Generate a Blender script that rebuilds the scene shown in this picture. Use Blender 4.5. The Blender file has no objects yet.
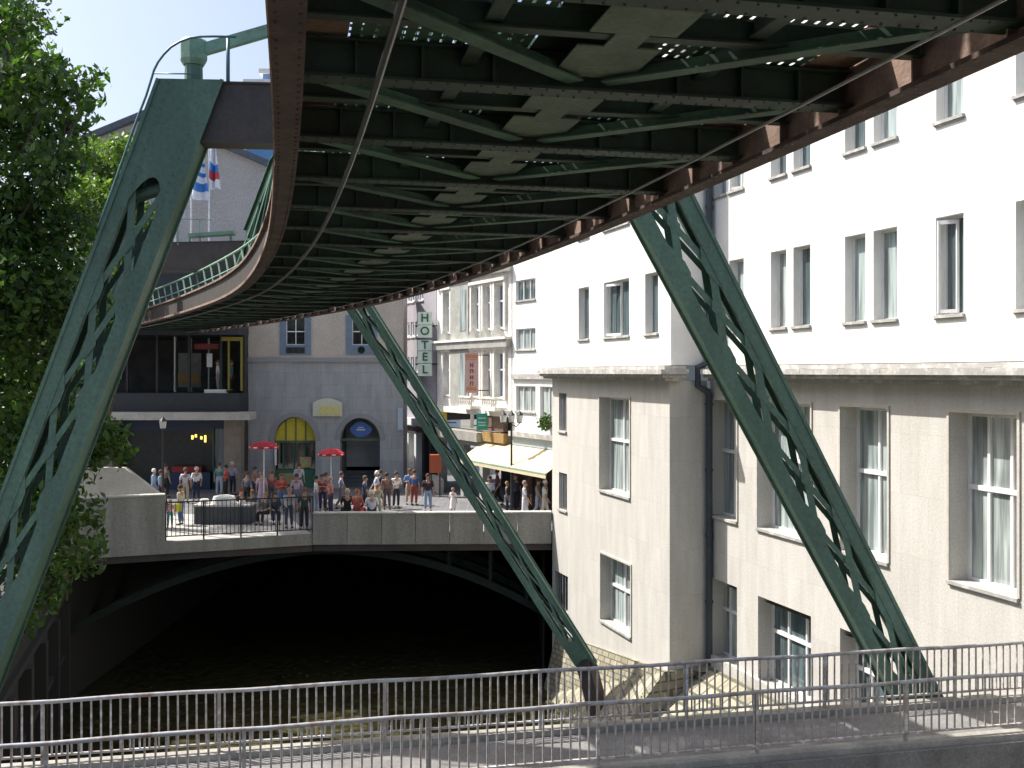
import bpy, bmesh, math, random
import numpy as np
from mathutils import Vector, Matrix
random.seed(7); rng = np.random.default_rng(7)
C = bpy.context.scene.collection
R = math.radians
F = 1050.0; HY = 372.5          # focal length in px, horizon row (camera is level, eye at z = 0)
GZ = -6.4                        # plaza level
WZ = -12.5                       # water level

def P(px, py, D):                # a real point at distance D in front of the eye
    return Vector(((px-512)/F*D, D, (HY-py)/F*D))

# ------------------------------------------------------------------ materials
MATS = {}
def mat(name, col, rough=0.7, var=0.12, scale=3.0, bump=0.0, metal=0.0, col2=None, streak=False, fine=0.06,
        spec=0.5, trans=None, mix2=0.5):
    if name in MATS: return MATS[name]
    m = bpy.data.materials.new(name); m.use_nodes = True
    nt = m.node_tree; N = nt.nodes; L = nt.links
    b = N['Principled BSDF']
    b.inputs['Roughness'].default_value = rough
    b.inputs['Metallic'].default_value = metal
    b.inputs['Specular IOR Level'].default_value = spec
    tc = N.new('ShaderNodeTexCoord'); mp = N.new('ShaderNodeMapping')
    L.new(tc.outputs['Object'], mp.inputs[0])
    if streak: mp.inputs['Scale'].default_value = (1, 1, 0.12)
    n1 = N.new('ShaderNodeTexNoise'); n1.inputs['Scale'].default_value = scale; n1.inputs['Detail'].default_value = 8
    n1.inputs['Roughness'].default_value = 0.65
    L.new(mp.outputs[0], n1.inputs['Vector'])
    r = N.new('ShaderNodeValToRGB')
    c = Vector(col[:3]); c2 = Vector(col2[:3]) if col2 else c*(1-2.2*var)
    r.color_ramp.elements[0].position = 0.32 + (0.18 if col2 else 0)*(1-mix2); r.color_ramp.elements[1].position = 0.68
    r.color_ramp.elements[0].color = (*c2, 1)
    cc = c*(1+var); r.color_ramp.elements[1].color = (min(cc[0],1), min(cc[1],1), min(cc[2],1), 1)
    L.new(n1.outputs['Fac'], r.inputs[0])
    n2 = N.new('ShaderNodeTexNoise'); n2.inputs['Scale'].default_value = scale*14; n2.inputs['Detail'].default_value = 4
    L.new(tc.outputs['Object'], n2.inputs['Vector'])
    mx = N.new('ShaderNodeMix'); mx.data_type = 'RGBA'; mx.blend_type = 'OVERLAY'; mx.inputs[0].default_value = min(1, fine*6)
    L.new(r.outputs[0], mx.inputs[6]); L.new(n2.outputs['Color'], mx.inputs[7])
    # keep overlay neutral: use grey from Fac
    L.new(n2.outputs['Fac'], mx.inputs[7])
    L.new(mx.outputs[2], b.inputs['Base Color'])
    if bump:
        bp = N.new('ShaderNodeBump'); bp.inputs['Strength'].default_value = bump; bp.inputs['Distance'].default_value = 0.02
        L.new(n2.outputs['Fac'], bp.inputs['Height']); L.new(bp.outputs[0], b.inputs['Normal'])
    if trans:
        b.inputs['Transmission Weight'].default_value = trans
    MATS[name] = m
    m['_out'] = 1
    return m

def plain(name, col, rough=0.6, metal=0, emit=None, es=1.0):
    if name in MATS: return MATS[name]
    m = bpy.data.materials.new(name); m.use_nodes = True
    b = m.node_tree.nodes['Principled BSDF']
    b.inputs['Roughness'].default_value = rough; b.inputs['Metallic'].default_value = metal
    N = m.node_tree.nodes; L = m.node_tree.links
    tc = N.new('ShaderNodeTexCoord'); n = N.new('ShaderNodeTexNoise'); n.inputs['Scale'].default_value = 9; n.inputs['Detail'].default_value = 5
    L.new(tc.outputs['Object'], n.inputs['Vector'])
    r = N.new('ShaderNodeValToRGB'); r.color_ramp.elements[0].position = .3; r.color_ramp.elements[1].position = .7
    r.color_ramp.elements[0].color = (*[c*.86 for c in col], 1); r.color_ramp.elements[1].color = (*[min(1, c*1.08) for c in col], 1)
    L.new(n.outputs['Fac'], r.inputs[0]); L.new(r.outputs[0], b.inputs['Base Color'])
    if emit: b.inputs['Emission Color'].default_value = (*emit, 1); b.inputs['Emission Strength'].default_value = es
    MATS[name] = m
    return m

def ashlar(name, col, bw, bh, mortar=(.1,.1,.1), msize=.012, var=.12, axis='X', bump=.4, rough=.85, offset=.5, stain=None):
    """stone slabs / bricks: brick texture laid along a wall (uses UVs in metres)"""
    if name in MATS: return MATS[name]
    m = bpy.data.materials.new(name); m.use_nodes = True
    N = m.node_tree.nodes; L = m.node_tree.links; b = N['Principled BSDF']; b.inputs['Roughness'].default_value = rough
    uv = N.new('ShaderNodeTexCoord')
    br = N.new('ShaderNodeTexBrick'); br.inputs['Scale'].default_value = 1; br.inputs['Brick Width'].default_value = bw
    br.inputs['Row Height'].default_value = bh; br.inputs['Mortar Size'].default_value = msize; br.offset = offset
    br.inputs['Color1'].default_value = (*[c*(1+var) for c in col], 1); br.inputs['Color2'].default_value = (*[c*(1-var) for c in col], 1)
    br.inputs['Mortar'].default_value = (*mortar, 1)
    L.new(uv.outputs['UV'], br.inputs['Vector'])
    mp = N.new('ShaderNodeMapping'); mp.inputs['Scale'].default_value = (1.6, .3, 1); L.new(uv.outputs['UV'], mp.inputs[0])
    n = N.new('ShaderNodeTexNoise'); n.inputs['Scale'].default_value = 1.6; n.inputs['Detail'].default_value = 9; n.inputs['Roughness'].default_value = .7
    L.new(mp.outputs[0], n.inputs['Vector'])
    r = N.new('ShaderNodeValToRGB'); r.color_ramp.elements[0].position = .3; r.color_ramp.elements[1].position = .7
    st = stain or (.66, .63, .6)
    r.color_ramp.elements[0].color = (*st, 1); r.color_ramp.elements[1].color = (1.0, 1.0, 1.0, 1)
    L.new(n.outputs['Fac'], r.inputs[0])
    mx = N.new('ShaderNodeMix'); mx.data_type = 'RGBA'; mx.blend_type = 'MULTIPLY'; mx.inputs[0].default_value = 1
    L.new(br.outputs['Color'], mx.inputs[6]); L.new(r.outputs[0], mx.inputs[7])
    n2 = N.new('ShaderNodeTexNoise'); n2.inputs['Scale'].default_value = 22; n2.inputs['Detail'].default_value = 5
    L.new(uv.outputs['UV'], n2.inputs['Vector'])
    m2 = N.new('ShaderNodeMix'); m2.data_type = 'RGBA'; m2.blend_type = 'OVERLAY'; m2.inputs[0].default_value = .3
    L.new(mx.outputs[2], m2.inputs[6]); L.new(n2.outputs['Fac'], m2.inputs[7])
    L.new(m2.outputs[2], b.inputs['Base Color'])
    bp = N.new('ShaderNodeBump'); bp.inputs['Strength'].default_value = bump; bp.inputs['Distance'].default_value = .02
    ad = N.new('ShaderNodeMath'); ad.operation = 'SUBTRACT'; L.new(n2.outputs['Fac'], ad.inputs[0]); L.new(br.outputs['Fac'], ad.inputs[1])
    L.new(ad.outputs[0], bp.inputs['Height']); L.new(bp.outputs[0], b.inputs['Normal'])
    MATS[name] = m
    return m

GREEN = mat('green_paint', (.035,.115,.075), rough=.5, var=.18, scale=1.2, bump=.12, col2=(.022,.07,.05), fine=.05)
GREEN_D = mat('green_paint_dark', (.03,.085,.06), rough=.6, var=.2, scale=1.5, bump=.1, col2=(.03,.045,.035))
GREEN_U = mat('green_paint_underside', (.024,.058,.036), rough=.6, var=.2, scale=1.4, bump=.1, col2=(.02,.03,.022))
GREEN_L = mat('pale_green_paint', (.24,.40,.31), rough=.5, var=.15, scale=2)
RUST = mat('rusty_girder', (.26,.175,.13), rough=.85, var=.2, scale=2.2, bump=.3, col2=(.15,.10,.08))
DKBEAM = mat('dark_brown_beam', (.075,.06,.06), rough=.6, var=.15, scale=1.2, bump=.1)
GREYPL = mat('grey_dusty_plate', (.12,.155,.12), rough=.9, var=.15, scale=1.5)
STEELD = mat('dark_cable', (.05,.05,.055), rough=.35, var=.1, scale=3)
RAILM = mat('bright_rail', (.28,.27,.26), rough=.4, metal=.4, var=.1)
STUCCO = mat('white_stucco', (.80,.79,.76), rough=.9, var=.03, scale=.7, bump=.15, col2=(.72,.71,.69), fine=.02)
STUCCO2 = mat('white_render', (.76,.76,.74), rough=.9, var=.04, scale=.7, bump=.1, fine=.02)
LIMEST = ashlar('travertine_slabs', (.57,.555,.525), .62, 1.35, mortar=(.48,.46,.43), msize=.005, var=.04, bump=.05, stain=(.82,.80,.77))
CORN = mat('weathered_cornice', (.55,.53,.49), rough=.9, var=.15, scale=3, col2=(.36,.35,.33), bump=.3, mix2=.1)
GREYST = ashlar('grey_stone_blocks', (.42,.425,.43), 1.3, .7, mortar=(.33,.335,.34), msize=.01, var=.05, bump=.15, stain=(.66,.70,.76))
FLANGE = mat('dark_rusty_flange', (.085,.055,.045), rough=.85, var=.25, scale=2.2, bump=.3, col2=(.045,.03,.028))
BANKST = ashlar('embankment_stone', (.42,.38,.31), .55, .32, mortar=(.14,.14,.1), msize=.03, var=.2, bump=.8, stain=(.55,.55,.42))
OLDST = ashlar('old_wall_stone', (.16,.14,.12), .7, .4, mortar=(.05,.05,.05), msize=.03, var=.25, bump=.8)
CONC = mat('bridge_concrete', (.34,.325,.29), rough=.9, var=.16, scale=1.0, streak=True, bump=.2, fine=.06)
CONC_L = mat('pale_concrete', (.50,.48,.44), rough=.9, var=.1, scale=1.5, bump=.2)
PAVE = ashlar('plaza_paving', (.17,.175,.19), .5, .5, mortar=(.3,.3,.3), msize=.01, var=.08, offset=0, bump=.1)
STREET = mat('street_paving', (.19,.19,.2), rough=.85, var=.12, scale=1.2, bump=.2)
GRND = mat('ground_grey', (.16,.15,.13), rough=.95, var=.2, scale=.3)
DECKM = mat('footbridge_deck', (.20,.195,.19), rough=.9, var=.15, scale=1.6, bump=.25, fine=.08)
GALV = mat('weathered_railing_paint', (.60,.62,.63), rough=.5, var=.15, scale=5, col2=(.34,.29,.26), mix2=.1)
HANDR = mat('rusty_handrail', (.17,.115,.10), rough=.45, var=.3, scale=6, col2=(.38,.38,.39), mix2=.2)
BLACKM = mat('black_iron', (.02,.022,.025), rough=.5, var=.1)
WFRAME = mat('white_frame_paint', (.78,.78,.78), rough=.45, var=.04)
GFRAME = mat('grey_frame_metal', (.30,.31,.33), rough=.5, var=.08)
PAVEW = ashlar('sunlit_pale_paving', (.50,.49,.47), .5, .5, mortar=(.4,.4,.4), msize=.01, var=.06, offset=0, bump=.1)  # pale slabs for the sunlit corner; sunlight is painted into their tone
DARK = plain('dark_interior', (.02,.02,.022), .9)
def glass(name, col, rough=.06):
    m = bpy.data.materials.new(name); m.use_nodes = True
    N = m.node_tree.nodes; L = m.node_tree.links; b = N['Principled BSDF']
    b.inputs['Roughness'].default_value = rough; b.inputs['Specular IOR Level'].default_value = .8
    tc = N.new('ShaderNodeTexCoord'); mp = N.new('ShaderNodeMapping'); mp.inputs['Scale'].default_value = (6,6,.4); L.new(tc.outputs['Object'], mp.inputs[0])
    n = N.new('ShaderNodeTexNoise'); n.inputs['Scale'].default_value = 1.2; n.inputs['Detail'].default_value = 3; L.new(mp.outputs[0], n.inputs['Vector'])
    r = N.new('ShaderNodeValToRGB'); r.color_ramp.elements[0].position = .38; r.color_ramp.elements[1].position = .62
    r.color_ramp.elements[0].color = (*[c*.5 for c in col], 1); r.color_ramp.elements[1].color = (*[c*1.2 for c in col], 1)
    L.new(n.outputs['Fac'], r.inputs[0]); L.new(r.outputs[0], b.inputs['Base Color'])
    MATS[name] = m; return m
GLASS = glass('curtained_glass', (.34,.40,.40))
GLASS2 = glass('pale_curtained_glass', (.40,.45,.44)); GLASS3 = glass('dim_glass', (.10,.14,.15))
WR = random.Random(3)
GLASSB = glass('blue_glass', (.10,.16,.24))
GLASSD = glass('dark_glass', (.02,.025,.03))

# ------------------------------------------------------------------ mesh builder
class Frame:
    """s runs along a wall, o outwards from it, z up"""
    def __init__(s, O, u):
        s.O = Vector((O[0], O[1], 0)); u = Vector((u[0], u[1], 0)).normalized(); s.u = u; s.n = Vector((-u.y, u.x, 0))
    def pt(s, a, o, z): return s.O + s.u*a + s.n*o + Vector((0, 0, z))
    def hit(s, px, py):
        d = Vector(((px-512)/F, 1, (HY-py)/F)); O = s.O; n = s.n
        t = (O.x*n.x+O.y*n.y)/(d.x*n.x+d.y*n.y); q = d*t
        return ((q.x-O.x)*s.u.x+(q.y-O.y)*s.u.y, q.z)

class MB:
    def __init__(s): s.v = []; s.f = []; s.uv = []
    def poly(s, pts, uvs=None):
        i = len(s.v); s.v += [tuple(p) for p in pts]; s.f.append(tuple(range(i, i+len(pts))))
        s.uv.append(uvs)
    def hexa(s, p):  # 8 points: bottom 4 (ccw), top 4
        i = len(s.v); s.v += [tuple(q) for q in p]
        for f in ((3,2,1,0),(4,5,6,7),(0,1,5,4),(1,2,6,5),(2,3,7,6),(3,0,4,7)):
            s.f.append(tuple(i+k for k in f)); s.uv.append(None)
    def box(s, x0,x1,y0,y1,z0,z1):
        s.hexa([(x0,y0,z0),(x1,y0,z0),(x1,y1,z0),(x0,y1,z0),(x0,y0,z1),(x1,y0,z1),(x1,y1,z1),(x0,y1,z1)])
    def fbox(s, fr, s0,s1,o0,o1,z0,z1):
        g = fr.pt
        s.hexa([g(s0,o1,z0),g(s1,o1,z0),g(s1,o0,z0),g(s0,o0,z0),g(s0,o1,z1),g(s1,o1,z1),g(s1,o0,z1),g(s0,o0,z1)])
    def bar(s, a, b, w, h, up=(0,0,1)):
        a = Vector(a); b = Vector(b); d = (b-a).normalized(); up = Vector(up)
        if abs(d.dot(up)) > .98: up = Vector((0,1,0))
        x = d.cross(up).normalized(); y = x.cross(d).normalized()
        x = x*w/2; y = y*h/2
        s.hexa([a-x-y,a+x-y,b+x-y,b-x-y,a-x+y,a+x+y,b+x+y,b-x+y])
    def tube(s, pts, r, n=6, caps=True):
        pts = [Vector(p) for p in pts]; rs = r if isinstance(r, (list,tuple)) else [r]*len(pts)
        i0 = len(s.v); prev = None
        for k, p in enumerate(pts):
            d = (pts[min(k+1,len(pts)-1)]-pts[max(k-1,0)]).normalized()
            if prev is None:
                a = Vector((0,0,1)) if abs(d.z) < .9 else Vector((1,0,0)); x = d.cross(a).normalized()
            else: x = (prev - d*prev.dot(d)).normalized()
            prev = x; y = d.cross(x)
            for j in range(n):
                t = 2*math.pi*j/n; s.v.append(tuple(p+(x*math.cos(t)+y*math.sin(t))*rs[k]))
        for k in range(len(pts)-1):
            for j in range(n):
                a = i0+k*n+j; b = i0+k*n+(j+1)%n
                s.f.append((a,b,b+n,a+n)); s.uv.append(None)
        if caps:
            s.f.append(tuple(i0+j for j in range(n))[::-1]); s.uv.append(None)
            s.f.append(tuple(i0+(len(pts)-1)*n+j for j in range(n))); s.uv.append(None)
    def lathe(s, c, prof, n=16):
        c = Vector(c); i0 = len(s.v)
        for r, z in prof:
            for j in range(n):
                t = 2*math.pi*j/n; s.v.append((c.x+r*math.cos(t), c.y+r*math.sin(t), c.z+z))
        for k in range(len(prof)-1):
            for j in range(n):
                a = i0+k*n+j; b = i0+k*n+(j+1)%n; s.f.append((a,b,b+n,a+n)); s.uv.append(None)
    def sphere(s, c, r, sz=(1,1,1), n=10, m=7):
        prof = [(max(1e-4, r*math.sin(math.pi*k/m)), -r*math.cos(math.pi*k/m)) for k in range(m+1)]
        i = len(s.v); s.lathe((0,0,0), prof, n)
        s.v[i:] = [(c[0]+x*sz[0], c[1]+y*sz[1], c[2]+z*sz[2]) for x,y,z in s.v[i:]]
    def build(s, name, m, parent=None, origin=None, smooth=False, uvm=None):
        base = Vector((0,0,0))
        if parent is not None:
            q = parent
            while q is not None: base += q.location; q = q.parent
        loc = Vector((0,0,0))
        if origin is not None: loc = Vector(origin)-base
        off = base+loc
        me = bpy.data.meshes.new(name)
        me.from_pydata([(x-off.x, y-off.y, z-off.z) for x,y,z in s.v], [], s.f)
        if uvm is not None or any(u is not None for u in s.uv):
            ul = me.uv_layers.new(name='UVMap'); k = 0
            for f, u in zip(s.f, s.uv):
                for j, vi in enumerate(f):
                    if u is not None: ul.data[k].uv = u[j]
                    else:
                        x, y, z = s.v[vi]
                        if uvm: ul.data[k].uv = uvm(x, y, z)
                        else: ul.data[k].uv = (x+y, z)
                    k += 1
        me.materials.append(m)
        if smooth: me.polygons.foreach_set('use_smooth', [True]*len(me.polygons))
        me.validate(); me.update()
        o = bpy.data.objects.new(name, me); C.objects.link(o); o.location = loc
        if parent is not None: o.parent = parent
        return o

def thing(name, label, cat, loc=(0,0,0), group=None):
    o = bpy.data.objects.new(name, None); C.objects.link(o); o.location = loc; o.empty_display_size = .2
    o['label'] = label; o['category'] = cat
    if group: o['group'] = group
    return o
def tag(o, label, cat, group=None, kind=None):
    o['label'] = label; o['category'] = cat
    if group: o['group'] = group
    if kind: o['kind'] = kind
    return o
def struct(o): o['kind'] = 'structure'; return o
def ubox(m, name, mt, parent, *a): m2 = MB(); m2.box(*a); return m2.build(name, mt, parent)
def text_mesh(txt, size, depth=.02):
    cu = bpy.data.curves.new('lettering', 'FONT'); cu.body = txt; cu.size = size; cu.extrude = depth; cu.offset = size*.022; cu.align_x = 'CENTER'; cu.align_y = 'CENTER'
    ob = bpy.data.objects.new('lettering', cu); C.objects.link(ob)
    dg = bpy.context.evaluated_depsgraph_get(); me = bpy.data.meshes.new_from_object(ob.evaluated_get(dg))
    bpy.data.objects.remove(ob); return me
def put_text(txt, size, loc, rotz, m, parent, name='lettering', depth=.015):
    """upright letters facing -Y before rotz"""
    me = text_mesh(txt, size, depth); me.materials.clear(); me.materials.append(m)
    M = Matrix.Rotation(rotz, 4, 'Z') @ Matrix.Rotation(math.pi/2, 4, 'X'); me.transform(M)
    o = bpy.data.objects.new(name, me); C.objects.link(o)
    base = Vector((0,0,0)); q = parent
    while q is not None: base += q.location; q = q.parent
    o.location = Vector(loc)-base; o.parent = parent
    return o

# ------------------------------------------------------------------ walls with windows
def wall(fr, s0, s1, z0, z1, holes, mt, parent, depth=.35, name='wall', o=0.0, back=6.0):
    xs = sorted({s0, s1, *[h[0] for h in holes], *[h[1] for h in holes]}); xs = [x for x in xs if s0 <= x <= s1]
    zs = sorted({z0, z1, *[h[2] for h in holes], *[h[3] for h in holes]}); zs = [z for z in zs if z0 <= z <= z1]
    m = MB()
    for a, b in zip(xs, xs[1:]):
        for c, d in zip(zs, zs[1:]):
            x = (a+b)/2; z = (c+d)/2
            if any(h[0] < x < h[1] and h[2] < z < h[3] for h in holes): continue
            m.poly([fr.pt(b,o,c), fr.pt(a,o,c), fr.pt(a,o,d), fr.pt(b,o,d)], [(b,c),(a,c),(a,d),(b,d)])
    for h in holes:
        a, b, c, d = h[:4]; i = o-depth
        m.poly([fr.pt(a,o,c),fr.pt(a,i,c),fr.pt(a,i,d),fr.pt(a,o,d)], [(0,c),(depth,c),(depth,d),(0,d)])
        m.poly([fr.pt(b,i,c),fr.pt(b,o,c),fr.pt(b,o,d),fr.pt(b,i,d)], [(0,c),(depth,c),(depth,d),(0,d)])
        m.poly([fr.pt(a,o,d),fr.pt(a,i,d),fr.pt(b,i,d),fr.pt(b,o,d)], [(a,0),(a,depth),(b,depth),(b,0)])
        m.poly([fr.pt(a,i,c),fr.pt(a,o,c),fr.pt(b,o,c),fr.pt(b,i,c)], [(a,0),(a,depth),(b,depth),(b,0)])
    if back:
        i = o-back
        m.poly([fr.pt(s0,i,z0),fr.pt(s1,i,z0),fr.pt(s1,i,z1),fr.pt(s0,i,z1)], [(s0,z0),(s1,z0),(s1,z1),(s0,z1)])
        m.poly([fr.pt(s0,o,z0),fr.pt(s0,i,z0),fr.pt(s0,i,z1),fr.pt(s0,o,z1)], [(0,z0),(back,z0),(back,z1),(0,z1)])
        m.poly([fr.pt(s1,i,z0),fr.pt(s1,o,z0),fr.pt(s1,o,z1),fr.pt(s1,i,z1)], [(0,z0),(back,z0),(back,z1),(0,z1)])
        m.poly([fr.pt(s0,o,z1),fr.pt(s0,i,z1),fr.pt(s1,i,z1),fr.pt(s1,o,z1)], [(s0,0),(s0,back),(s1,back),(s1,0)])
    return m.build(name, mt, parent)

def window(fr, h, parent, depth=.3, fm=None, gm=None, mull=1, trans=None, sill=True, fw=.07, surround=False, sillm=None, o=0, bars=0, openleaf=False, label=None):
    fm = fm or WFRAME; gm = gm or GLASS
    if gm is GLASS: gm = WR.choice([GLASS, GLASS, GLASS2, GLASS3])
    a, b, c, d = h[:4]; i = o-depth
    m = MB(); t = .06
    m.fbox(fr, a, a+fw, i, i+t, c, d); m.fbox(fr, b-fw, b, i, i+t, c, d)
    m.fbox(fr, a+fw, b-fw, i, i+t, c, c+fw); m.fbox(fr, a+fw, b-fw, i, i+t, d-fw, d)
    for k in range(mull):
        x = a+(b-a)*(k+1)/(mull+1); m.fbox(fr, x-fw*.45, x+fw*.45, i+.004, i+t+.01, c+fw, d-fw)
    if trans:
        z = c+(d-c)*trans; m.fbox(fr, a+fw, b-fw, i+.008, i+t+.03, z-fw*.6, z+fw*.6)
    w = m.build('window', fm, parent)
    if label: w['label'] = label
    g = MB(); g.fbox(fr, a+fw*.5, b-fw*.5, i-.02, i+.015, c+fw*.5, d-fw*.5); g.build('pane', gm, w)
    if sill:
        q = MB(); q.fbox(fr, a-.04, b+.04, i+t+.002, o+.07, c-.045, c+.025); q.fbox(fr, a-.02, b+.02, o+.003, o+.04, c-.08, c-.047)
        q.build('sill', sillm or CORN, w)
    if surround:
        q = MB(); e = .07; p = .035
        q.fbox(fr, a-e, a-.002, o+.002, o+p, c+.035, d+e); q.fbox(fr, b+.002, b+e, o+.002, o+p, c+.035, d+e); q.fbox(fr, a-.002, b+.002, o+.002, o+p, d+.002, d+e)
        q.build('surround', MATS['travertine_trim'], w)
    if bars:
        q = MB()
        for k in range(bars):
            x = a+(b-a)*(k+.5)/bars; q.fbox(fr, x-.015, x+.015, o-.08, o-.05, c+.03, d)
        q.build('bars', GFRAME, w)
    if openleaf:
        q = MB(); A = fr.pt(a+(b-a)*.5, i+.07, 0); B = fr.pt(a+(b-a)*.85, i+.30, 0)
        for z in (c+.1, d-.12): q.bar((A.x,A.y,z), (B.x,B.y,z), .05, .08)
        for p_ in (A, B): q.bar((p_.x,p_.y,c+.06), (p_.x,p_.y,d-.08), .05, .05, up=(1,0,0))
        q.build('open_casement', fm, w)
    return w
mat('travertine_trim', (.52,.49,.44), rough=.8, var=.06)
# ------------------------------------------------------------------ right-hand building
U1 = (-.293, .956)
bld = thing('stone_office_building', 'long office block with white upper floors above a beige stone base, right of the river', 'building', (6.06, 32.1, -9))
FA = Frame((6.06, 32.1), U1)                       # long set-back front
FB = Frame((6.06-.956*1.36, 32.1-.293*1.36), U1)   # projecting wing
def rowz(fr, px, top, bot): return fr.hit(px, top)[1], fr.hit(px, bot)[1]
UZ0 = .22
zt, zb = rowz(FA, 934.5, 218, 316.5)
rowA = [(713,725),(728,742.5),(769.5,785),(792,809),(843.5,864),(872,895.5),(934.5,962),(1014,1046)]
zt2 = FA.hit(931, 125)[1]; hB = zt-zb
rowB = [(709,722),(726,741),(767.5,784),(790,808),(842,863),(870,893.5),(931,959.5),(1010,1044)]
up_holes = []
for p0, p1 in rowA: up_holes.append((FA.hit(p1, 300)[0], FA.hit(p0, 300)[0], zb, zt))
for k, (p0, p1) in enumerate(rowB): h = up_holes[k]; up_holes.append((h[0], h[1], zt2, zt2+hB))
# more bays nearer than the frame edge
sA = up_holes[7][0]
for z_ in ((zb, zt), (zt2, zt2+hB)): up_holes.append((sA-3.6, sA-2.75, *z_))
TOPZ = 12.5
wall(FA, -21, 0, UZ0, TOPZ, up_holes, STUCCO, bld, depth=.30, name='upper_wall', back=9, o=-.04)
for k, h in enumerate(up_holes): window(FA, h, bld, depth=.27, mull=0, fw=.055, o=-.04, openleaf=(k in (9, 6)))
mzt, mzb = rowz(FA, 949.6, 412, 581)
mid = [(708,737),(758,811),(841,888),(950,1018)]
lo_holes = [(FA.hit(p1,450)[0], FA.hit(p0,450)[0], mzb, mzt) for p0, p1 in mid]
s4 = lo_holes[3][0]; lo_holes.append((s4-4.0, s4-2.6, mzb, mzt))
lzt, lzb = rowz(FA, 708, 576, 654)
lows = [(708,737),(758,811),(840,890)]
ll = [(FA.hit(p1,450)[0], FA.hit(p0,450)[0], lzb, lzt) for p0, p1 in lows]
BZ = -10.2
wall(FA, -21, 0, BZ, -.25, lo_holes+ll, LIMEST, bld, depth=.55, name='base_wall', back=9)
for k, h in enumerate(lo_holes): window(FA, h, bld, depth=.50, mull=2 if k > 2 else 1, trans=.56, fw=.085, surround=True)
for h in ll: window(FA, h, bld, depth=.5, mull=2 if h[1]-h[0] > 1.6 else 1, trans=.6, fw=.08, surround=False)
# wing
WL = 10.75
bh = [(577.5,588,289,340),(603,628,283,338),(644,657,277.5,337)]
z0b, z1b = rowz(FB, 603, 283, 338)[::-1]
wu = [(FB.hit(b,300)[0], FB.hit(a,300)[0], z0b, z1b) for a,b,_,_ in bh]
wu += [(a, b, c+3.75, d+3.75) for a,b,c,d in wu]
wall(FB, 0, WL, UZ0, TOPZ, wu, STUCCO, bld, depth=.3, name='upper_wall', o=-.04, back=1.25)
for k, h in enumerate(wu): window(FB, h, bld, depth=.26, mull=0 if k % 3 != 1 else 1, fw=.055, o=-.04, openleaf=(k == 1))
wl = []
for a,b,t,bo in [(600,630,397,490),(601,631,553,620),(559,566.5,393,431),(559,567,472,509),(555,568,570,606)]:
    zt_, zb_ = FB.hit(a,t)[1], FB.hit(a,bo)[1]; wl.append((FB.hit(b,450)[0], FB.hit(a,450)[0], zb_, zt_))
wall(FB, 0, WL, -12.6, -.25, wl, LIMEST, bld, depth=.5, name='base_wall', back=1.25)
for k, h in enumerate(wl):
    if k < 2: window(FB, h, bld, depth=.42, mull=1, trans=.55, fw=.08, surround=True)
    else: window(FB, h, bld, depth=.2, mull=0, fm=GFRAME, gm=GLASSD, sill=True, bars=5, fw=.04)
# end corner body fill of the wing (far gable)
m = MB(); m.fbox(FB, WL-.3, WL-.02, -9.0, -1.27, -12.6, TOPZ); m.build('end_wall', STUCCO2, bld)
# cornice with moulded profile
def cornice(fr, s0, s1, o):
    m = MB()
    for a,b,p in ((-.25,-.15,.34),(-.15,-.05,.5),(-.05,.09,.6),(.09,.2,.4)):
        m.fbox(fr, s0 - (.0 if s0 < -5 else p), s1+(min(p,.25) if s1 > 5 else 0), o-.3, o+p, a, b)
    for k in range(int((s1-s0)/1.6)):   # lead joints
        x = s0+.8+k*1.6; m.fbox(fr, x-.02, x+.02, o+.1, o+.605, .0, .1)
    m.build('cornice', CORN, bld)
cornice(FA, -21, -.42, -.04); cornice(FB, 0.0, WL, -.04)
# downpipe in the corner
m = MB(); q = FA.pt(-.16, .12, 0); m.tube([(q.x,q.y,BZ),(q.x,q.y,-.6)], .10, 10); m.tube([(q.x,q.y,.3),(q.x,q.y,TOPZ)], .10, 10)
q2 = FA.pt(-.16, .5, 0); m.tube([(q.x,q.y,.3),(q2.x,q2.y,.15),(q2.x,q2.y,-.4),(q.x,q.y,-.6)], .10, 10)
for z in range(-9, 12, 2): m.tube([(q.x,q.y,z),(q.x,q.y,z+.08)], .125, 10)
m.build('downpipe', mat('blue_grey_pipe', (.055,.07,.085), rough=.5, var=.1), bld, smooth=False)
# stone plinth below the wall
m = MB(); m.fbox(FA, -21, -.003, .003, .12, BZ, -8.55); m.build('plinth', CONC_L, bld)
m = MB(); m.fbox(FA, -21.3, .3, -9.3, .25, TOPZ, TOPZ+.3); m.fbox(FB, .3, WL+.3, -9.3, .25, TOPZ+.004, TOPZ+.3); m.build('roof', GFRAME, bld)

# ------------------------------------------------------------------ ground, river, banks
m = MB()
def gp(pts, z): m.poly([(x,y,z) for x,y in pts], [(x,y) for x,y in pts])
BIG = 1500
# left land, far land, right land around the river trench
gp([(-BIG,-200),(-13,-200),(-13,10),(-11.3,19.5),(-16.4,38.8),(-BIG,38.8)], GZ-.02)
gp([(6.0,-200),(BIG,-200),(BIG,42.5),(10,42.5),(6.5,31.5),(11.5,14)], GZ-.02)
gp([(-BIG,56),(BIG,56),(BIG,BIG),(-BIG,BIG)], GZ-.02)
gp([(-BIG,38.8),(-16.4,38.8),(-16.4,56),(-BIG,56)], GZ-.02)
gp([(1.2,42.5),(BIG,42.5),(BIG,56),(1.2,56)], GZ-.02)
struct(m.build('ground', GRND))
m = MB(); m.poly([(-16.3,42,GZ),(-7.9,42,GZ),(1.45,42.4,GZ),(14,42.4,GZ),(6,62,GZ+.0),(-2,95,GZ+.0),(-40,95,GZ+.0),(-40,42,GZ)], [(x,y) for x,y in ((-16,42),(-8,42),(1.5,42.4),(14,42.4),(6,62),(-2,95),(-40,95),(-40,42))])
struct(m.build('plaza', PAVE))
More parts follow.
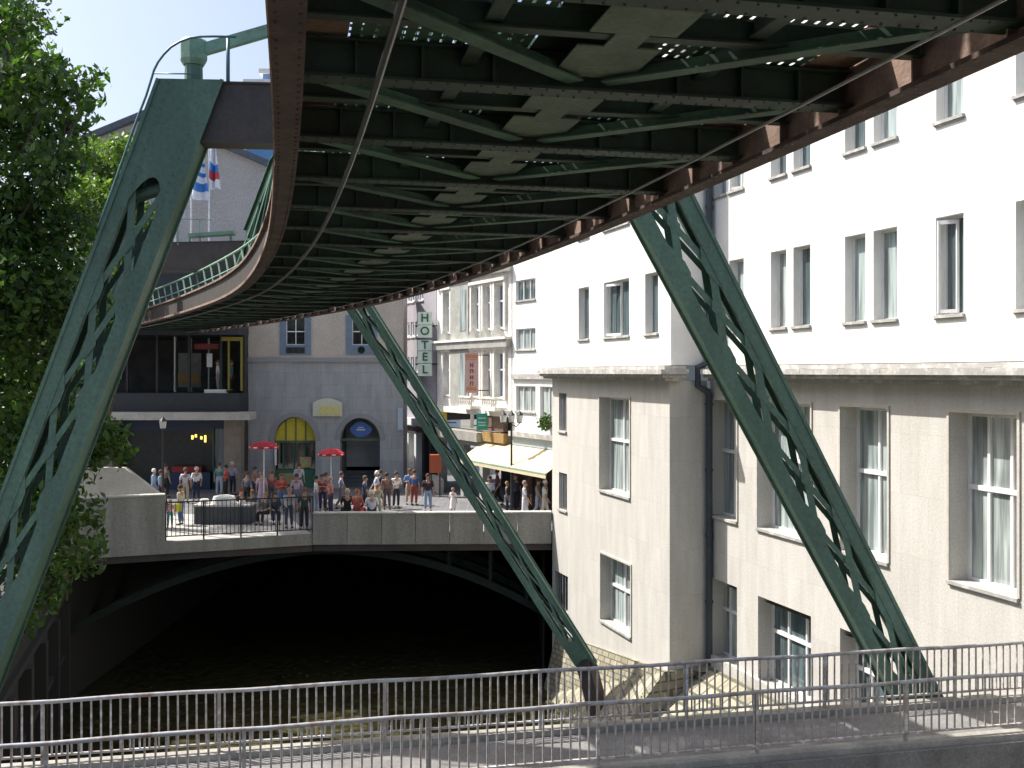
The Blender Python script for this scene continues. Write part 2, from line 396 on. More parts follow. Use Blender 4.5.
m = MB(); pw = [(-16.2,38.75),(-13.15,39.82),(-7.95,41.68),(-8.6,43.2),(-10.2,47.2),(-17.5,47.5)]; m.poly([(x,y,GZ+.005) for x,y in pw], pw)
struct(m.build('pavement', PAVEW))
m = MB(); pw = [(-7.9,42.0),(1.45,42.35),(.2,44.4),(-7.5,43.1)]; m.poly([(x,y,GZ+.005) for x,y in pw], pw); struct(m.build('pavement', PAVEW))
m = MB()
lane = [(-5.2,57.5),(-.6,50.5),(.2,52),(-4.0,58.5),(-6.2,62.5),(-9,66)]
m.poly([(-9.5,62,GZ+.006),(-5.3,56.5,GZ+.006),(-.5,49,GZ+.006),(1.0,47.3,GZ+.006),(-4.2,57.6,GZ+.006),(-6.4,62,GZ+.006),(-11,78,GZ+.006),(-17,82,GZ+.006)])
struct(m.build('street', STREET))
WATER = bpy.data.materials.new('river_water'); WATER.use_nodes = True
N = WATER.node_tree.nodes; L = WATER.node_tree.links; b = N['Principled BSDF']
b.inputs['Base Color'].default_value = (.075,.07,.028,1); b.inputs['Roughness'].default_value = .12; b.inputs['IOR'].default_value = 1.33
tc = N.new('ShaderNodeTexCoord'); n = N.new('ShaderNodeTexNoise'); n.inputs['Scale'].default_value = 2.6; n.inputs['Detail'].default_value = 6
L.new(tc.outputs['Object'], n.inputs['Vector']); bp = N.new('ShaderNodeBump'); bp.inputs['Strength'].default_value = .35; bp.inputs['Distance'].default_value = .06
L.new(n.outputs['Fac'], bp.inputs['Height']); L.new(bp.outputs[0], b.inputs['Normal'])
n2 = N.new('ShaderNodeTexVoronoi'); n2.inputs['Scale'].default_value = 3; L.new(tc.outputs['Object'], n2.inputs['Vector'])
r = N.new('ShaderNodeValToRGB'); r.color_ramp.elements[0].color = (.10,.092,.042,1); r.color_ramp.elements[1].color = (.027,.026,.013,1); r.color_ramp.elements[1].position = .7
L.new(n2.outputs['Distance'], r.inputs[0]); L.new(r.outputs[0], b.inputs['Base Color'])
m = MB(); m.poly([(-20,-200,WZ),(14,-200,WZ),(14,80,WZ),(-20,80,WZ)]); struct(m.build('river', WATER))
# embankment on the right: stone slope with foot in the water
m = MB()
topl = [(2.3,42.3,-10.3),(1.75,41.6,-10.3),(4.6,31.6,-9.0),(5.9,32.0,-8.9),(9.4,20.9,-8.6),(12.5,11,-8.6),(14,-50,-8.6)]
botl = [(1.25,42.3,WZ-.3),(1.2,41.6,WZ-.3),(1.3,31.6,WZ-.3),(1.45,30.5,WZ-.3),(2.4,20,WZ-.3),(3.4,11,WZ-.3),(6,-50,WZ-.3)]
for k in range(6):
    a, b_, c, d = botl[k], botl[k+1], topl[k+1], topl[k]
    L1 = [0, 0]
    m.poly([a,b_,c,d], [(a[1],0),(b_[1],0),(c[1],4.2),(d[1],4.2)])
    m.poly([d, c, (c[0]+3,c[1],c[2]), (d[0]+3,d[1],d[2])], [(d[1],0),(c[1],0),(c[1],3),(d[1],3)])
struct(m.build('embankment', BANKST))
# trench walls: right side retaining, and the dark culvert beneath the plaza
m = MB()
m.poly([(1.3,42.25,WZ-.3),(1.3,42.25,-7.1),(1.3,80,-7.1),(1.3,80,WZ-.3)])
m.poly([(-16.9,40,WZ-.3),(-16.9,40,-7.1),(-16.9,80,-7.1),(-16.9,80,WZ-.3)])
m.poly([(-20,79.9,WZ-.3),(-20,79.9,-7),(4,79.9,-7),(4,79.9,WZ-.3)])
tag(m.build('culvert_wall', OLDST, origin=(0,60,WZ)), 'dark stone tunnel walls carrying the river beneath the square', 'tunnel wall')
# left river wall with buttresses
FL = Frame((-16.9,39.3), (.2845,-.9587))
lw = thing('river_wall', 'dark stone retaining wall with buttresses and ledges below the tree on the left bank', 'wall', (-16.9,39.3,WZ))
m = MB(); m.fbox(FL, 0, 56, .5, 0-.0, WZ-.3, GZ+.25) if False else None
def wbox(a,b,o0,o1,z0,z1):
    mm.fbox(FL, a, b, min(o0,o1), max(o0,o1), z0, z1)
mm = MB(); wbox(0,60,-.6,0,WZ-.3,GZ); mm.build('wall_face', OLDST, lw)
mm = MB(); wbox(-.05,60,-.65,.15,GZ,GZ+.25); wbox(-.02,60,.003,.18,-8.55,-8.35); wbox(-.02,60,.003,.2,-10.6,-10.4); mm.build('ledge', OLDST, lw)
for k in range(14):
    mm = MB(); wbox(.0+k*3, .45+k*3, .003, .35, WZ-.3, -8.56); mm.build('buttress', OLDST, lw)

# ------------------------------------------------------------------ footbridge
fb = thing('footbridge', 'narrow concrete footbridge crossing the river in the foreground', 'footbridge', (1,17.5,-6.2))
def rline(xa, Ya, Da, xb, Db):  # helper in plan
    return None
DZ = -6.07
fL = Vector((-7.75,15.9)); fR = Vector((9.45,19.5)); nL = Vector((-6.9,14.1)); nR = Vector((8.5,17.5))
fd = (fR-fL).normalized(); nd = (nR-nL).normalized()
fL2 = fL-fd*5; fR2 = fR+fd*.55; nL2 = nL-nd*5; nR2 = nR+nd*1.9
def ext(p, d, n_): return p + Vector((-d.y, d.x))*n_
fo = .22
a = ext(nL2, nd, -fo); b2 = ext(nR2, nd, -fo); c2 = ext(fR2, fd, fo); d2 = ext(fL2, fd, fo)
m = MB(); m.hexa([(*a,DZ-.55),(*b2,DZ-.55),(*c2,DZ-.55),(*d2,DZ-.55),(*a,DZ),(*b2,DZ),(*c2,DZ),(*d2,DZ)]); m.build('deck', DECKM, fb)
def kerb(p, q, d, side, nm='kerb'):
    m = MB(); e = Vector((-d.y, d.x))*.13
    A, B = p-e, p+e; A2, B2 = q-e, q+e
    m.hexa([(*A,DZ+.002),(*A2,DZ+.002),(*B2,DZ+.002),(*B,DZ+.002),(*A,DZ+.1),(*A2,DZ+.1),(*B2,DZ+.1),(*B,DZ+.1)]); m.build(nm, CONC, fb)
kerb(nL2, nR2, nd, -1); kerb(fL2, fR2, fd, 1)
m = MB()
for t in range(-4, 26, 5):  # steel girders below
    pass
for p, q, d in ((nL2,nR2,nd),(fL2,fR2,fd)):
    m.bar((p.x,p.y,DZ-.8), (q.x,q.y,DZ-.8), .25, .48)
m.build('edge_girder', GREEN_D, fb)

def railing(name, label, p, q, rail_h, post_every, parent=None):
    d = (q-p); Ln = d.length; d = d/Ln
    t = thing(name, label, 'railing', ((p.x+q.x)/2, (p.y+q.y)/2, DZ+.1), 'railings of the footbridge')
    m = MB(); n = 24
    pts = [(p.x+d.x*Ln*k/n, p.y+d.y*Ln*k/n, DZ+.1+rail_h+.012*math.sin(k*1.9)) for k in range(n+1)]
    m.tube(pts, .034, 8); m.build('handrail', HANDR, t, smooth=True)
    m = MB(); m.bar((p.x,p.y,DZ+.22), (q.x,q.y,DZ+.22), .05, .03); m.build('bottom_rail', GALV, t)
    npost = int(Ln/post_every)
    for k in range(npost+1):
        x = p + d*(post_every*k+.4)
        if (x-p).length > Ln: break
        m = MB(); m.bar((x.x,x.y,DZ+.1), (x.x,x.y,DZ+.1+rail_h), .05, .05, up=(d.x,d.y,0)); m.build('post', GALV, t)
    nb = int(Ln/.142); bs = []
    for k in range(nb+1):
        x = p + d*(k*.142+.05); bs.append((abs(x.x/x.y-.05)+ x.y*.01, x))
    bs.sort(key=lambda z: z[0])
    proto = None; rest = MB(); off = Vector((0,0,0))
    for k, (_, x) in enumerate(bs):
        if k < 100:
            if proto is None:
                m = MB(); m.tube([(x.x,x.y,DZ+.235),(x.x,x.y,DZ+.1+rail_h-.02)], .0165, 5)
                proto = m.build('baluster', GALV, t, origin=(x.x,x.y,DZ+.2)); b0 = x
            else:
                o = proto.copy(); C.objects.link(o); o.location = proto.location + Vector((x.x-b0.x, x.y-b0.y, 0))
                o.parent = t; o.rotation_euler = (random.uniform(-.008,.008), random.uniform(-.008,.008), 0)
        else: rest.tube([(x.x,x.y,DZ+.235),(x.x,x.y,DZ+.1+rail_h-.02)], .0165, 5)
    if rest.v: o = rest.build('baluster', GALV, t); o['kind'] = 'stuff'
    return t
railing('railing', 'nearest railing of the footbridge, rusty handrail with pale upright bars, lower in the photo', nL2, nR2, .95, 2.6)
railing('railing', 'far side railing of the footbridge with rusty handrail, just behind the nearest one', fL2, fR2, .95, 2.6)

# ------------------------------------------------------------------ road bridge in the distance
rb = thing('road_bridge', 'concrete bridge with green steel arch carrying the busy square over the river', 'bridge', (-7.9,41.7,GZ))
A = Vector((-20,36.9)); A1 = Vector((-16.0,38.8)); A2 = Vector((-13.15,39.8)); B = Vector((-7.9,41.7)); Cc = Vector((1.58,42.0))
FS1 = Frame(A, (B-A)); 
def seg(mb, p, q, back, z0, z1, front=0):
    d = (q-p).normalized(); e = Vector((-d.y, d.x))
    a, b_ = p-e*front, q-e*front; c, dd = q+e*back, p+e*back
    mb.hexa([(*a,z0),(*b_,z0),(*c,z0),(*dd,z0),(*a,z1),(*b_,z1),(*c,z1),(*dd,z1)])
m = MB(); seg(m, A, B, 1.2, -6.85, GZ-.0); m.hexa([(*B,-6.85),(*Cc,-6.85),(1.58,43.4,-6.85),(-7.9,43.4,-6.85),(*B,GZ),(*Cc,GZ),(1.58,43.4,GZ),(-7.9,43.4,GZ)])
m.build('deck_edge', CONC, rb)
m = MB(); m.poly([(-20,38.2,-6.7),(-8,42.4,-6.7),(1.6,42.6,-6.7),(1.6,80,-6.7),(-20,80,-6.7)]); m.poly([(-20,38.2,-6.9),(-8,42.4,-6.9),(1.6,42.6,-6.9),(1.6,80,-6.9),(-20,80,-6.9)]); m.build('deck_slab', CONC, rb)
m = MB()   # parapet slabs with joints
nn = 7; d = Cc-B
for k in range(nn):
    p = B+d*(k/nn)+d.normalized()*.01; q = B+d*((k+1)/nn)-d.normalized()*.01; seg(m, p, q, .28, GZ-.42, -5.62, front=.08)
m.build('parapet', CONC, rb, origin=(B.x,B.y,GZ))
m = MB(); seg(m, B, Cc, .34, -5.618, -5.56, front=.12); m.build('coping', CONC_L, rb)
m = MB(); seg(m, A, A2, .30, GZ-.40, -4.66, front=.08); m.build('parapet', CONC, rb)
m = MB(); seg(m, A, A2, .34, -4.658, -4.6, front=.12); m.build('coping', CONC_L, rb)
m = MB(); seg(m, A, B, .2, -7.12, -6.852, front=-.12); seg(m, B, Cc, .2, -7.12, -6.852, front=-.12); m.build('edge_beam', DKBEAM, rb)
# steel arch ribs
for off in (1.5, 3.8, 6.0):
    m = MB(); n = 28; XL, XR = -17.2, 1.5; pk = -7.15
    ys = lambda x: (A.y + (x-A.x)*(B.y-A.y)/(B.x-A.x) if x < B.x else B.y+(x-B.x)*.03)+off
    zf = lambda x: pk - 2.75*abs((x+7.85)/9.35)**2.1
    for k in range(n):
        x0 = XL+(XR-XL)*k/n; x1 = XL+(XR-XL)*(k+1)/n
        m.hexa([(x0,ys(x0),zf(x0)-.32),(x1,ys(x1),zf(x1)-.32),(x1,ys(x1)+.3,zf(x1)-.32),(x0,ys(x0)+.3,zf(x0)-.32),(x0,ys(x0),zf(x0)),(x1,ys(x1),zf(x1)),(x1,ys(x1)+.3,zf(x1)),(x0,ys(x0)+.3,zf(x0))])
    ar = m.build('arch_rib', mat('shaded_green', (.012,.024,.02), rough=.8, var=.2), rb)  # near-black green: the shade under the bridge is put into the colour
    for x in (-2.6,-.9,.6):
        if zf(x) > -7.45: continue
        q = MB(); q.box(x-.07,x+.07,ys(x)+.08,ys(x)+.22,zf(x)-.02,-7.0); q.build('hanger_post', MATS['shaded_green'], ar)
# iron railing between the walls
rl = thing('railing', 'black iron railing on the far bridge beside the sunlit pale paved corner', 'railing', (-10.5,40.7,GZ))
d = (B-A2).normalized(); Ln = (B-A2).length
m = MB(); m.bar((A2.x,A2.y,-4.93),(B.x,B.y,-4.93),.05,.05); m.build('handrail', BLACKM, rl)
m = MB(); m.bar((A2.x,A2.y,-6.22),(B.x,B.y,-6.22),.04,.04); m.build('bottom_rail', BLACKM, rl)
for k in range(5):
    x = A2+d*(Ln*k/4*.995+.02); m = MB(); m.bar((x.x,x.y,GZ),(x.x,x.y,-4.93),.05,.05,up=(1,0,0)); m.build('post', BLACKM, rl)
for k in range(36):
    x = A2+d*(Ln*(k+.5)/36); m = MB(); m.bar((x.x,x.y,-6.2),(x.x,x.y,-4.95),.022,.022,up=(1,0,0)); m.build('baluster', BLACKM, rl)
# sloping wall beside the stairs
m = MB(); y = 43.0
pts = [(-16.6,-3.9),(-15.9,-3.9),(-14.3,-5.1),(-14.3,GZ),(-19,GZ),(-19,-3.9)]
pf = [(x,y,z) for x,z in pts]; pb = [(x,y+.35,z) for x,z in pts]
m.poly(pf[::-1]); m.poly(pb)
for k in range(len(pts)):
    j = (k+1)%len(pts); m.poly([pf[k],pf[j],pb[j],pb[k]])
tag(m.build('stair_wall', CONC_L, origin=(-16,43,GZ)), 'pale concrete wall with a sloping top behind the far bridge, left of the walkers', 'wall')
# ------------------------------------------------------------------ suspended railway
def heading(Y):
    ks = [(-30,10),(8,12),(15,14),(25,18.3),(33,25),(40,27),(48,29.5),(65,33),(100,38)]
    for (a,ha),(b,hb) in zip(ks, ks[1:]):
        if Y <= b: return ha+(hb-ha)*(Y-a)/(b-a)
    return 38
CL = [Vector((.43,9.0))]; ds = .35
p = CL[0].copy()
while p.y < 78: h = R(heading(p.y)); p = p+Vector((-math.sin(h), math.cos(h)))*ds; CL.append(p.copy())
p = CL[0].copy(); pre = []
while p.y > -12: h = R(heading(p.y)); p = p-Vector((-math.sin(h), math.cos(h)))*ds; pre.append(p.copy())
CL = pre[::-1]+CL; NS = len(CL)
def tr(i, v, z):
    i = max(0, min(NS-1, i)); k = int(i); f = i-k; k2 = min(k+1, NS-1)
    c = CL[k].lerp(CL[k2], f); h = R(heading(c.y)); return Vector((c.x+v*math.cos(h), c.y+v*math.sin(h), z))
def idx_at_y(Y): return min(range(NS), key=lambda k: abs(CL[k].y-Y))
track = thing('suspended_railway_track', 'green and rusty steel deck of the suspended railway curving overhead across the photo', 'railway track', (-2.4,19.5,2.1))
HB = 2.10
def sweep(mb, v0, v1, z0, z1, i0=0, i1=None, step=3):
    i1 = NS-1 if i1 is None else i1; k = i0
    n0 = len(mb.v); rows = 0
    while True:
        kk = min(k, i1)
        for v, z in ((v0,z0),(v1,z0),(v1,z1),(v0,z1)): mb.v.append(tuple(tr(kk, v, z)))
        rows += 1
        if k >= i1: break
        k += step
    for r_ in range(rows-1):
        for j in range(4):
            a = n0+r_*4+j; b_ = n0+r_*4+(j+1)%4
            mb.f.append((a,b_,b_+4,a+4)); mb.uv.append(None)
    mb.f.append((n0+3,n0+2,n0+1,n0)); mb.uv.append(None)
    e = n0+(rows-1)*4; mb.f.append((e,e+1,e+2,e+3)); mb.uv.append(None)
for sg in (-1, 1):
    m = MB()
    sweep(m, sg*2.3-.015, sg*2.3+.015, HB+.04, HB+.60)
    g = m.build('side_girder', RUST if sg>0 else mat('dark_web', (.035,.027,.025), rough=.9, var=.2, bump=.2), track)  # left web is near-black, right web rust coloured
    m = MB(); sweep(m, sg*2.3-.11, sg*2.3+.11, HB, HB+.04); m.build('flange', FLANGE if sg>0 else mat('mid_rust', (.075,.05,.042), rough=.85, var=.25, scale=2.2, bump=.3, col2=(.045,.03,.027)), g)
    if sg < 0: m = MB(); sweep(m, -2.425, -2.412, HB, HB+.07); m.build('lit_flange_edge', RUST, g)  # added lip in paler rust, paints the sunlit edge of the flange
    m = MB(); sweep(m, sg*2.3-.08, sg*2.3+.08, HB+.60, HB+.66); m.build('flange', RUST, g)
    k = 0
    while k < NS-1:
        m = MB()
        for o in (-sg,):
            a = tr(k, sg*2.3+o*.016, HB+.045); b_ = tr(k, sg*2.3+o*.095, HB+.045); c = tr(k+.05, sg*2.3+o*.095, HB+.045); d_ = tr(k+.05, sg*2.3+o*.016, HB+.045)
            up = Vector((0,0,.55)); m.hexa([a,b_,c,d_,a+up,b_+up,c+up,d_+up])
        k += 3; m.build('stiffener', RUST, g)
    # rivets along lower flange (near part)
    m = MB(); k = 0
    i9 = idx_at_y(22)
    while k < i9:
        for o in (-.075, .075):
            q = tr(k, sg*2.3+o, HB-.004); m.lathe(q, [(.001,-.012),(.012,-.006),(.014,.004)], 6)
        k += .5
    m.build('rivet', FLANGE if sg<0 else RUST, g)['kind'] = 'stuff'
# running cables / conductor pipes
m = MB(); m.tube([tuple(tr(k,-1.66,HB+.02)) for k in range(0,NS,4)], .028, 8); m.build('cable', STEELD, track, smooth=True)
m = MB(); m.tube([tuple(tr(k,1.68,HB+.02)) for k in range(0,NS,4)], .013, 6); m.build('conductor_rail', RAILM, track, smooth=True)
BAY0 = 6
k = 0
while k < idx_at_y(66)-BAY0:
    m = MB()
    for a_, b_ in ((k+.4,k+2.6),(k+3.45,k+5.6)):
        q_ = [tr(a_,-.31,HB+.20),tr(a_,.31,HB+.20),tr(b_,.31,HB+.20),tr(b_,-.31,HB+.20)]; m.hexa([*q_, *[p_+Vector((0,0,.012)) for p_ in q_]])
    q_ = [tr(k+2.6,-.12,HB+.20),tr(k+2.6,.12,HB+.20),tr(k+3.45,.12,HB+.20),tr(k+3.45,-.12,HB+.20)]; m.hexa([*q_, *[p_+Vector((0,0,.012)) for p_ in q_]])
    m.build('centre_plate', GREYPL, track); k += BAY0
for v in (-.95, .95):
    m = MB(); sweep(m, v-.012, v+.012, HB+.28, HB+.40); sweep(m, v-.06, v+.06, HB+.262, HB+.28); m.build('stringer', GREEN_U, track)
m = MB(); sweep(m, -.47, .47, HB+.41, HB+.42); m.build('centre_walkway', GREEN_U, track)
# grating with real see-through perforation
GR = bpy.data.materials.new('perforated_grating'); GR.use_nodes = True
N = GR.node_tree.nodes; L = GR.node_tree.links; b = N['Principled BSDF']
b.inputs['Base Color'].default_value = (.06,.11,.08,1); b.inputs['Roughness'].default_value = .7
uvn = N.new('ShaderNodeTexCoord'); sx = N.new('ShaderNodeSeparateXYZ'); L.new(uvn.outputs['UV'], sx.inputs[0])
def mth(op, a, bb):
    x = N.new('ShaderNodeMath'); x.operation = op
    for i_, q in enumerate((a, bb)):
        if isinstance(q, (int, float)): x.inputs[i_].default_value = q
        elif q is not None: L.new(q, x.inputs[i_])
    return x.outputs[0]
fu = mth('FRACT', mth('MULTIPLY', sx.outputs[0], 1/.10), 0); fv = mth('FRACT', mth('MULTIPLY', sx.outputs[1], 1/.14), 0)
hu = mth('MULTIPLY', mth('GREATER_THAN', fu, .3), mth('LESS_THAN', fu, .55)); hv = mth('MULTIPLY', mth('GREATER_THAN', fv, .25), mth('LESS_THAN', fv, .75))
hole = mth('MULTIPLY', hu, hv)
L.new(mth('SUBTRACT', 1, hole), b.inputs['Alpha'])
def strip(mb, v0, v1, z, i0=0, i1=None):
    i1 = NS-1 if i1 is None else i1; k = i0
    while k < i1:
        k2 = min(k+3, i1)
        mb.poly([tr(k,v0,z),tr(k,v1,z),tr(k2,v1,z),tr(k2,v0,z)], [(v0,k*ds),(v1,k*ds),(v1,k2*ds),(v0,k2*ds)]); k += 3
for sg in (-1, 1):
    m = MB(); strip(m, sg*.48, sg*1.86, HB+.43); m.build('walkway_grating', GR, track)
# edge cover plates leaving slots next to the side girders
BAY = 6
for sg in (-1, 1):
    k = 0; c = 0
    while k < NS-BAY:
        r1 = random.uniform(1.3, 2.2); r2 = random.uniform(.9, 2.0)
        for nm_, a, b_ in (('edge_plate', k+.25+r1, k+3.1), ('cover_strip', k+3.1+r2, k+BAY+.2)):
            m = MB()
            if sg < 0 and c % 3 != 0: a = a-r1*.8
            pts = [tr(a,sg*1.86,HB+.436),tr(a,sg*2.27,HB+.436),tr(b_,sg*2.27,HB+.436),tr(b_,sg*1.86,HB+.436)]
            m.hexa([*pts, *[p_+Vector((0,0,.02)) for p_ in pts]]); m.build(nm_, RUST, track)
        k += BAY; c += 1
# cross girders each 2.1 m, secondary beams between, diagonal plates
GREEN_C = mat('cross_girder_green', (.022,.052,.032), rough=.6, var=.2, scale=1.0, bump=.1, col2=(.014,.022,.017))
i_end = idx_at_y(66); GREEN_B = mat('brace_green', (.055,.13,.078), rough=.6, var=.2, scale=1.4, col2=(.025,.055,.036))
k = 0
while k < i_end:
    m = MB()
    def beam(mb, k, v0, v1, z0, z1, w):
        pts = [tr(k-w/ds/2,v0,z0),tr(k-w/ds/2,v1,z0),tr(k+w/ds/2,v1,z0),tr(k+w/ds/2,v0,z0)]
        mb.hexa([*pts, *[p_+Vector((0,0,z1-z0)) for p_ in pts]])
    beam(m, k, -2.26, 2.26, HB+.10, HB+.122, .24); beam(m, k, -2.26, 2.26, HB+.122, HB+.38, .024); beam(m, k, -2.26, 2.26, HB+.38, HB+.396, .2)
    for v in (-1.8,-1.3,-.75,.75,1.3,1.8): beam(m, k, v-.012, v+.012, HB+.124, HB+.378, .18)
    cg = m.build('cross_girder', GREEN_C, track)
    if CL[int(k)].y < 20 and CL[int(k)].y > 3:
        q = MB()
        for j in range(34):
            v = -2.15+j*.13
            for o in (-.085,.085):
                q.lathe(tr(k+o/ds, v, HB+.098), [(.001,-.01),(.011,-.005),(.013,.004)], 5)
        q.build('rivet', GREEN_C, cg)['kind'] = 'stuff'
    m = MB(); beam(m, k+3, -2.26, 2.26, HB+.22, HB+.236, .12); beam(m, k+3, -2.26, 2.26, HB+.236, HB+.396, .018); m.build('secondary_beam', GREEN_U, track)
    for sg in (-1, 1):
        m = MB(); a = tr(k+.4, sg*2.15, HB+.16); b_ = tr(k+BAY-.4, sg*.12, HB+.16); m.bar(a, b_, .15, .014); m.bar(a+Vector((0,0,.05)), b_+Vector((0,0,.05)), .014, .09)
        m.build('diagonal_brace', GREEN_B, track)
    if 0:
        m = MB(); q = tr(k, 0, HB+.108); h = heading(CL[int(k)].y); 
        a = [tr(k-1.1,-.16,HB+.11),tr(k-1.1,.16,HB+.11),tr(k-.3,.34,HB+.11),tr(k+.3,.34,HB+.11),tr(k+1.1,.16,HB+.11),tr(k+1.1,-.16,HB+.11),tr(k+.3,-.34,HB+.11),tr(k-.3,-.34,HB+.11)]
        m.poly(a[::-1]); m.poly([p_+Vector((0,0,.012)) for p_ in a]); m.build('gusset_plate', GREEN_U, track)
    k += BAY
# central lattice truss above the deck, ending at the second portal
iT = idx_at_y(38.5)
def ztop(i):
    y = CL[int(min(i,NS-1))].y
    if y > 34: return 6.9-(y-34)*.47
    return 6.9
m = MB(); k = 0
while k < iT-3:
    a = tr(k,0,ztop(k)); b_ = tr(k+3,0,ztop(k+3)); m.bar(a, b_, .42, .30); m.bar(a+Vector((0,0,.165)), b_+Vector((0,0,.165)), .6, .03); k += 3
m.build('top_chord', GREEN, track)
k = 0; flip = 0
while k < iT-BAY:
    for sg in (-1, 1):
        m = MB()
        a0, a1 = (tr(k,sg*1.0,HB+.45), tr(k+BAY,sg*.2,ztop(k+BAY)-.1)); b0_, b1 = (tr(k+BAY,sg*1.0,HB+.45), tr(k,sg*.2,ztop(k)-.1))
        m.bar(a0, a1, .30, .02, up=(math.cos(.3),.3,0)); m.bar(b0_, b1, .22, .02, up=(math.cos(.3),.3,0))
        m.bar(tr(k,sg*1.0,HB+.45), tr(k,sg*.2,ztop(k)-.1), .2, .03, up=(math.cos(.3),.3,0))
        c = (a0+a1+b0_+b1)/4; m.bar(c-Vector((0,.25,.35)), c+Vector((0,.25,.35)), .55, .016, up=(1,.3,0)); m.build('truss_web', GREEN, track)
    k += BAY; flip ^= 1
# walkway handrail on the left edge
m = MB(); i0 = idx_at_y(16); i1 = idx_at_y(70)
m.tube([tuple(tr(k,-1.75,HB+1.55)) for k in range(i0,i1,4)], .035, 6); m.tube([tuple(tr(k,-1.75,HB+1.1)) for k in range(i0,i1,4)], .022, 6); m.build('handrail', GREEN_L, track, smooth=True)
for k in range(i0, i1, 4):
    m = MB(); m.bar(tr(k,-1.75,HB+.65), tr(k+2.2,-1.75,HB+1.55), .045, .045); m.build('rail_post', GREEN_L if k % 8 else GREEN, track)

# ------------------------------------------------------------------ portals
RP = mat('green_leg_paint', (.115,.205,.155), rough=.5, var=.14, scale=.9, bump=.12, col2=(.075,.14,.11), fine=.07, streak=True)
def make_leg(parent, pT, pB, wT, wB, dp, npan, solid, e=(1,0,0), name='leg'):
    pT = Vector(pT); pB = Vector(pB); e = Vector(e).normalized(); n = Vector((-e.y, e.x, 0)); Ln = (pB-pT).length; dv = (pB-pT)/Ln
    def Q(l, a, b): return pT+dv*l+e*a+n*b
    W = lambda l: wT+(wB-wT)*l/Ln
    cw = lambda l: W(l)*.26
    def slab(mb, quad, b0, b1):   # quad in (l,a), thick in b
        lo = [Q(l,a,b0) for l,a in quad]; hi = [Q(l,a,b1) for l,a in quad]; mb.hexa([*lo, *hi])
    m = MB()
    for sg in (-1, 1):
        # front & back flange strips, outer web
        NSEG = 10
        for j in range(NSEG):
            l0 = Ln*j/NSEG; l1 = Ln*(j+1)/NSEG
            for b0, b1 in ((-dp/2,-dp/2+.02),(dp/2-.02,dp/2)):
                slab(m, [(l0,sg*W(l0)/2),(l1,sg*W(l1)/2),(l1,sg*(W(l1)/2-cw(l1))),(l0,sg*(W(l0)/2-cw(l0)))], b0, b1)
            slab(m, [(l0,sg*(W(l0)/2-.05)),(l1,sg*(W(l1)/2-.05)),(l1,sg*(W(l1)/2-.07)),(l0,sg*(W(l0)/2-.07))], -dp/2+.02, dp/2-.02)
        # inner angle lip
            for b0 in (-dp/2+.02, dp/2-.14):
                slab(m, [(l0,sg*(W(l0)/2-cw(l0)+.02)),(l1,sg*(W(l1)/2-cw(l1)+.02)),(l1,sg*(W(l1)/2-cw(l1))),(l0,sg*(W(l0)/2-cw(l0)))], b0, b0+.12)
    leg = m.build(name, RP, parent)
    # edge angles (thin raised lip)
    q = MB()
    for sg in (-1,1):
        for b in (-dp/2-.012, dp/2+.012):
            q.bar(Q(0,sg*(wT/2-.03),b), Q(Ln,sg*(wB/2-.03),b), .06, .02, up=tuple(n))
    q.build('edge_angle', RP, leg)
    # end plate at the top
    ia = lambda l: W(l)/2-cw(l)-.0
    for b0, b1 in ((-dp/2+.003,-dp/2+.018),(dp/2-.018,dp/2-.003)):
        m = MB(); l0 = 0; l1 = solid
        nA = 8
        for j in range(nA):   # arched lower edge
            a0 = -ia(l1)+2*ia(l1)*j/nA; a1 = -ia(l1)+2*ia(l1)*(j+1)/nA
            z0 = solid+ .42*((abs(a0)/ia(l1))**2); z1 = solid+.42*((abs(a1)/ia(l1))**2)
            slab(m, [(0,a0*ia(0)/ia(l1)),(z0,a0),(z1,a1),(0,a1*ia(0)/ia(l1))], b0, b1)
        m.build('head_plate', RP, leg)
    m = MB(); m.tube([Q(solid+.32,-ia(solid),0), Q(solid+.12,ia(solid),0)], .12, 10); m.build('cross_tube', RP, leg)
    # lattice panels
    tot = Ln-solid-.9; pl = tot/npan
    for j in range(npan):
        l0 = solid+.25+j*pl; l1 = l0+pl
        for fb_, (b0, b1) in enumerate(((-dp/2+.024,-dp/2+.04),(dp/2-.04,dp/2-.024))):
            w = .22
            for sg in (-1, 1):
                m = MB(); slab(m, [(l0-w,-sg*ia(l0)),(l1-w,sg*ia(l1)),(l1+w,sg*ia(l1)),(l0+w,-sg*ia(l0))], b0+(.02 if sg>0 else 0), b1+(.02 if sg>0 else 0)); m.build('lattice_bar', RP, leg)
            m = MB(); lc = (l0+l1)/2; a = ia(lc)
            slab(m, [(lc-.24,-.02),(lc,-a*.4),(lc+.24,.02),(lc,a*.4)], b0-.006, b0-.001)
            if fb_ == 0: m.build('gusset_plate', RP, leg)
            for sg in (-1,1):
                m = MB(); a0 = ia(l1); slab(m, [(l1-.5,sg*a0),(l1-.12,sg*a0*.5),(l1+.12,sg*a0*.5),(l1+.5,sg*a0)], b0-.012, b0-.007); (m.build('gusset_plate', RP, leg) if fb_ == 0 else None)
    # rivet rows on the front flanges
    m = MB(); l = .1
    for sg in (-1,1):
        l = .1
        while l < Ln:
            for a in (W(l)/2-.06, W(l)/2-cw(l)+.05):
                c = Q(l, sg*a, -dp/2-.0); m.tube([c, c-n*.012], [.014,.008], 5)
            l += .16 if Ln < 13.5 else .3
    l = .1
    while l < solid-.1 and wT > 1.2:
        for a in (-.2,.2):
            c = Q(l, a, -dp/2+.003); m.tube([c, c-n*.012], [.014,.008], 5)
        l += .16
    m.build('rivet', RP, leg)['kind'] = 'stuff'
    m = MB(); 
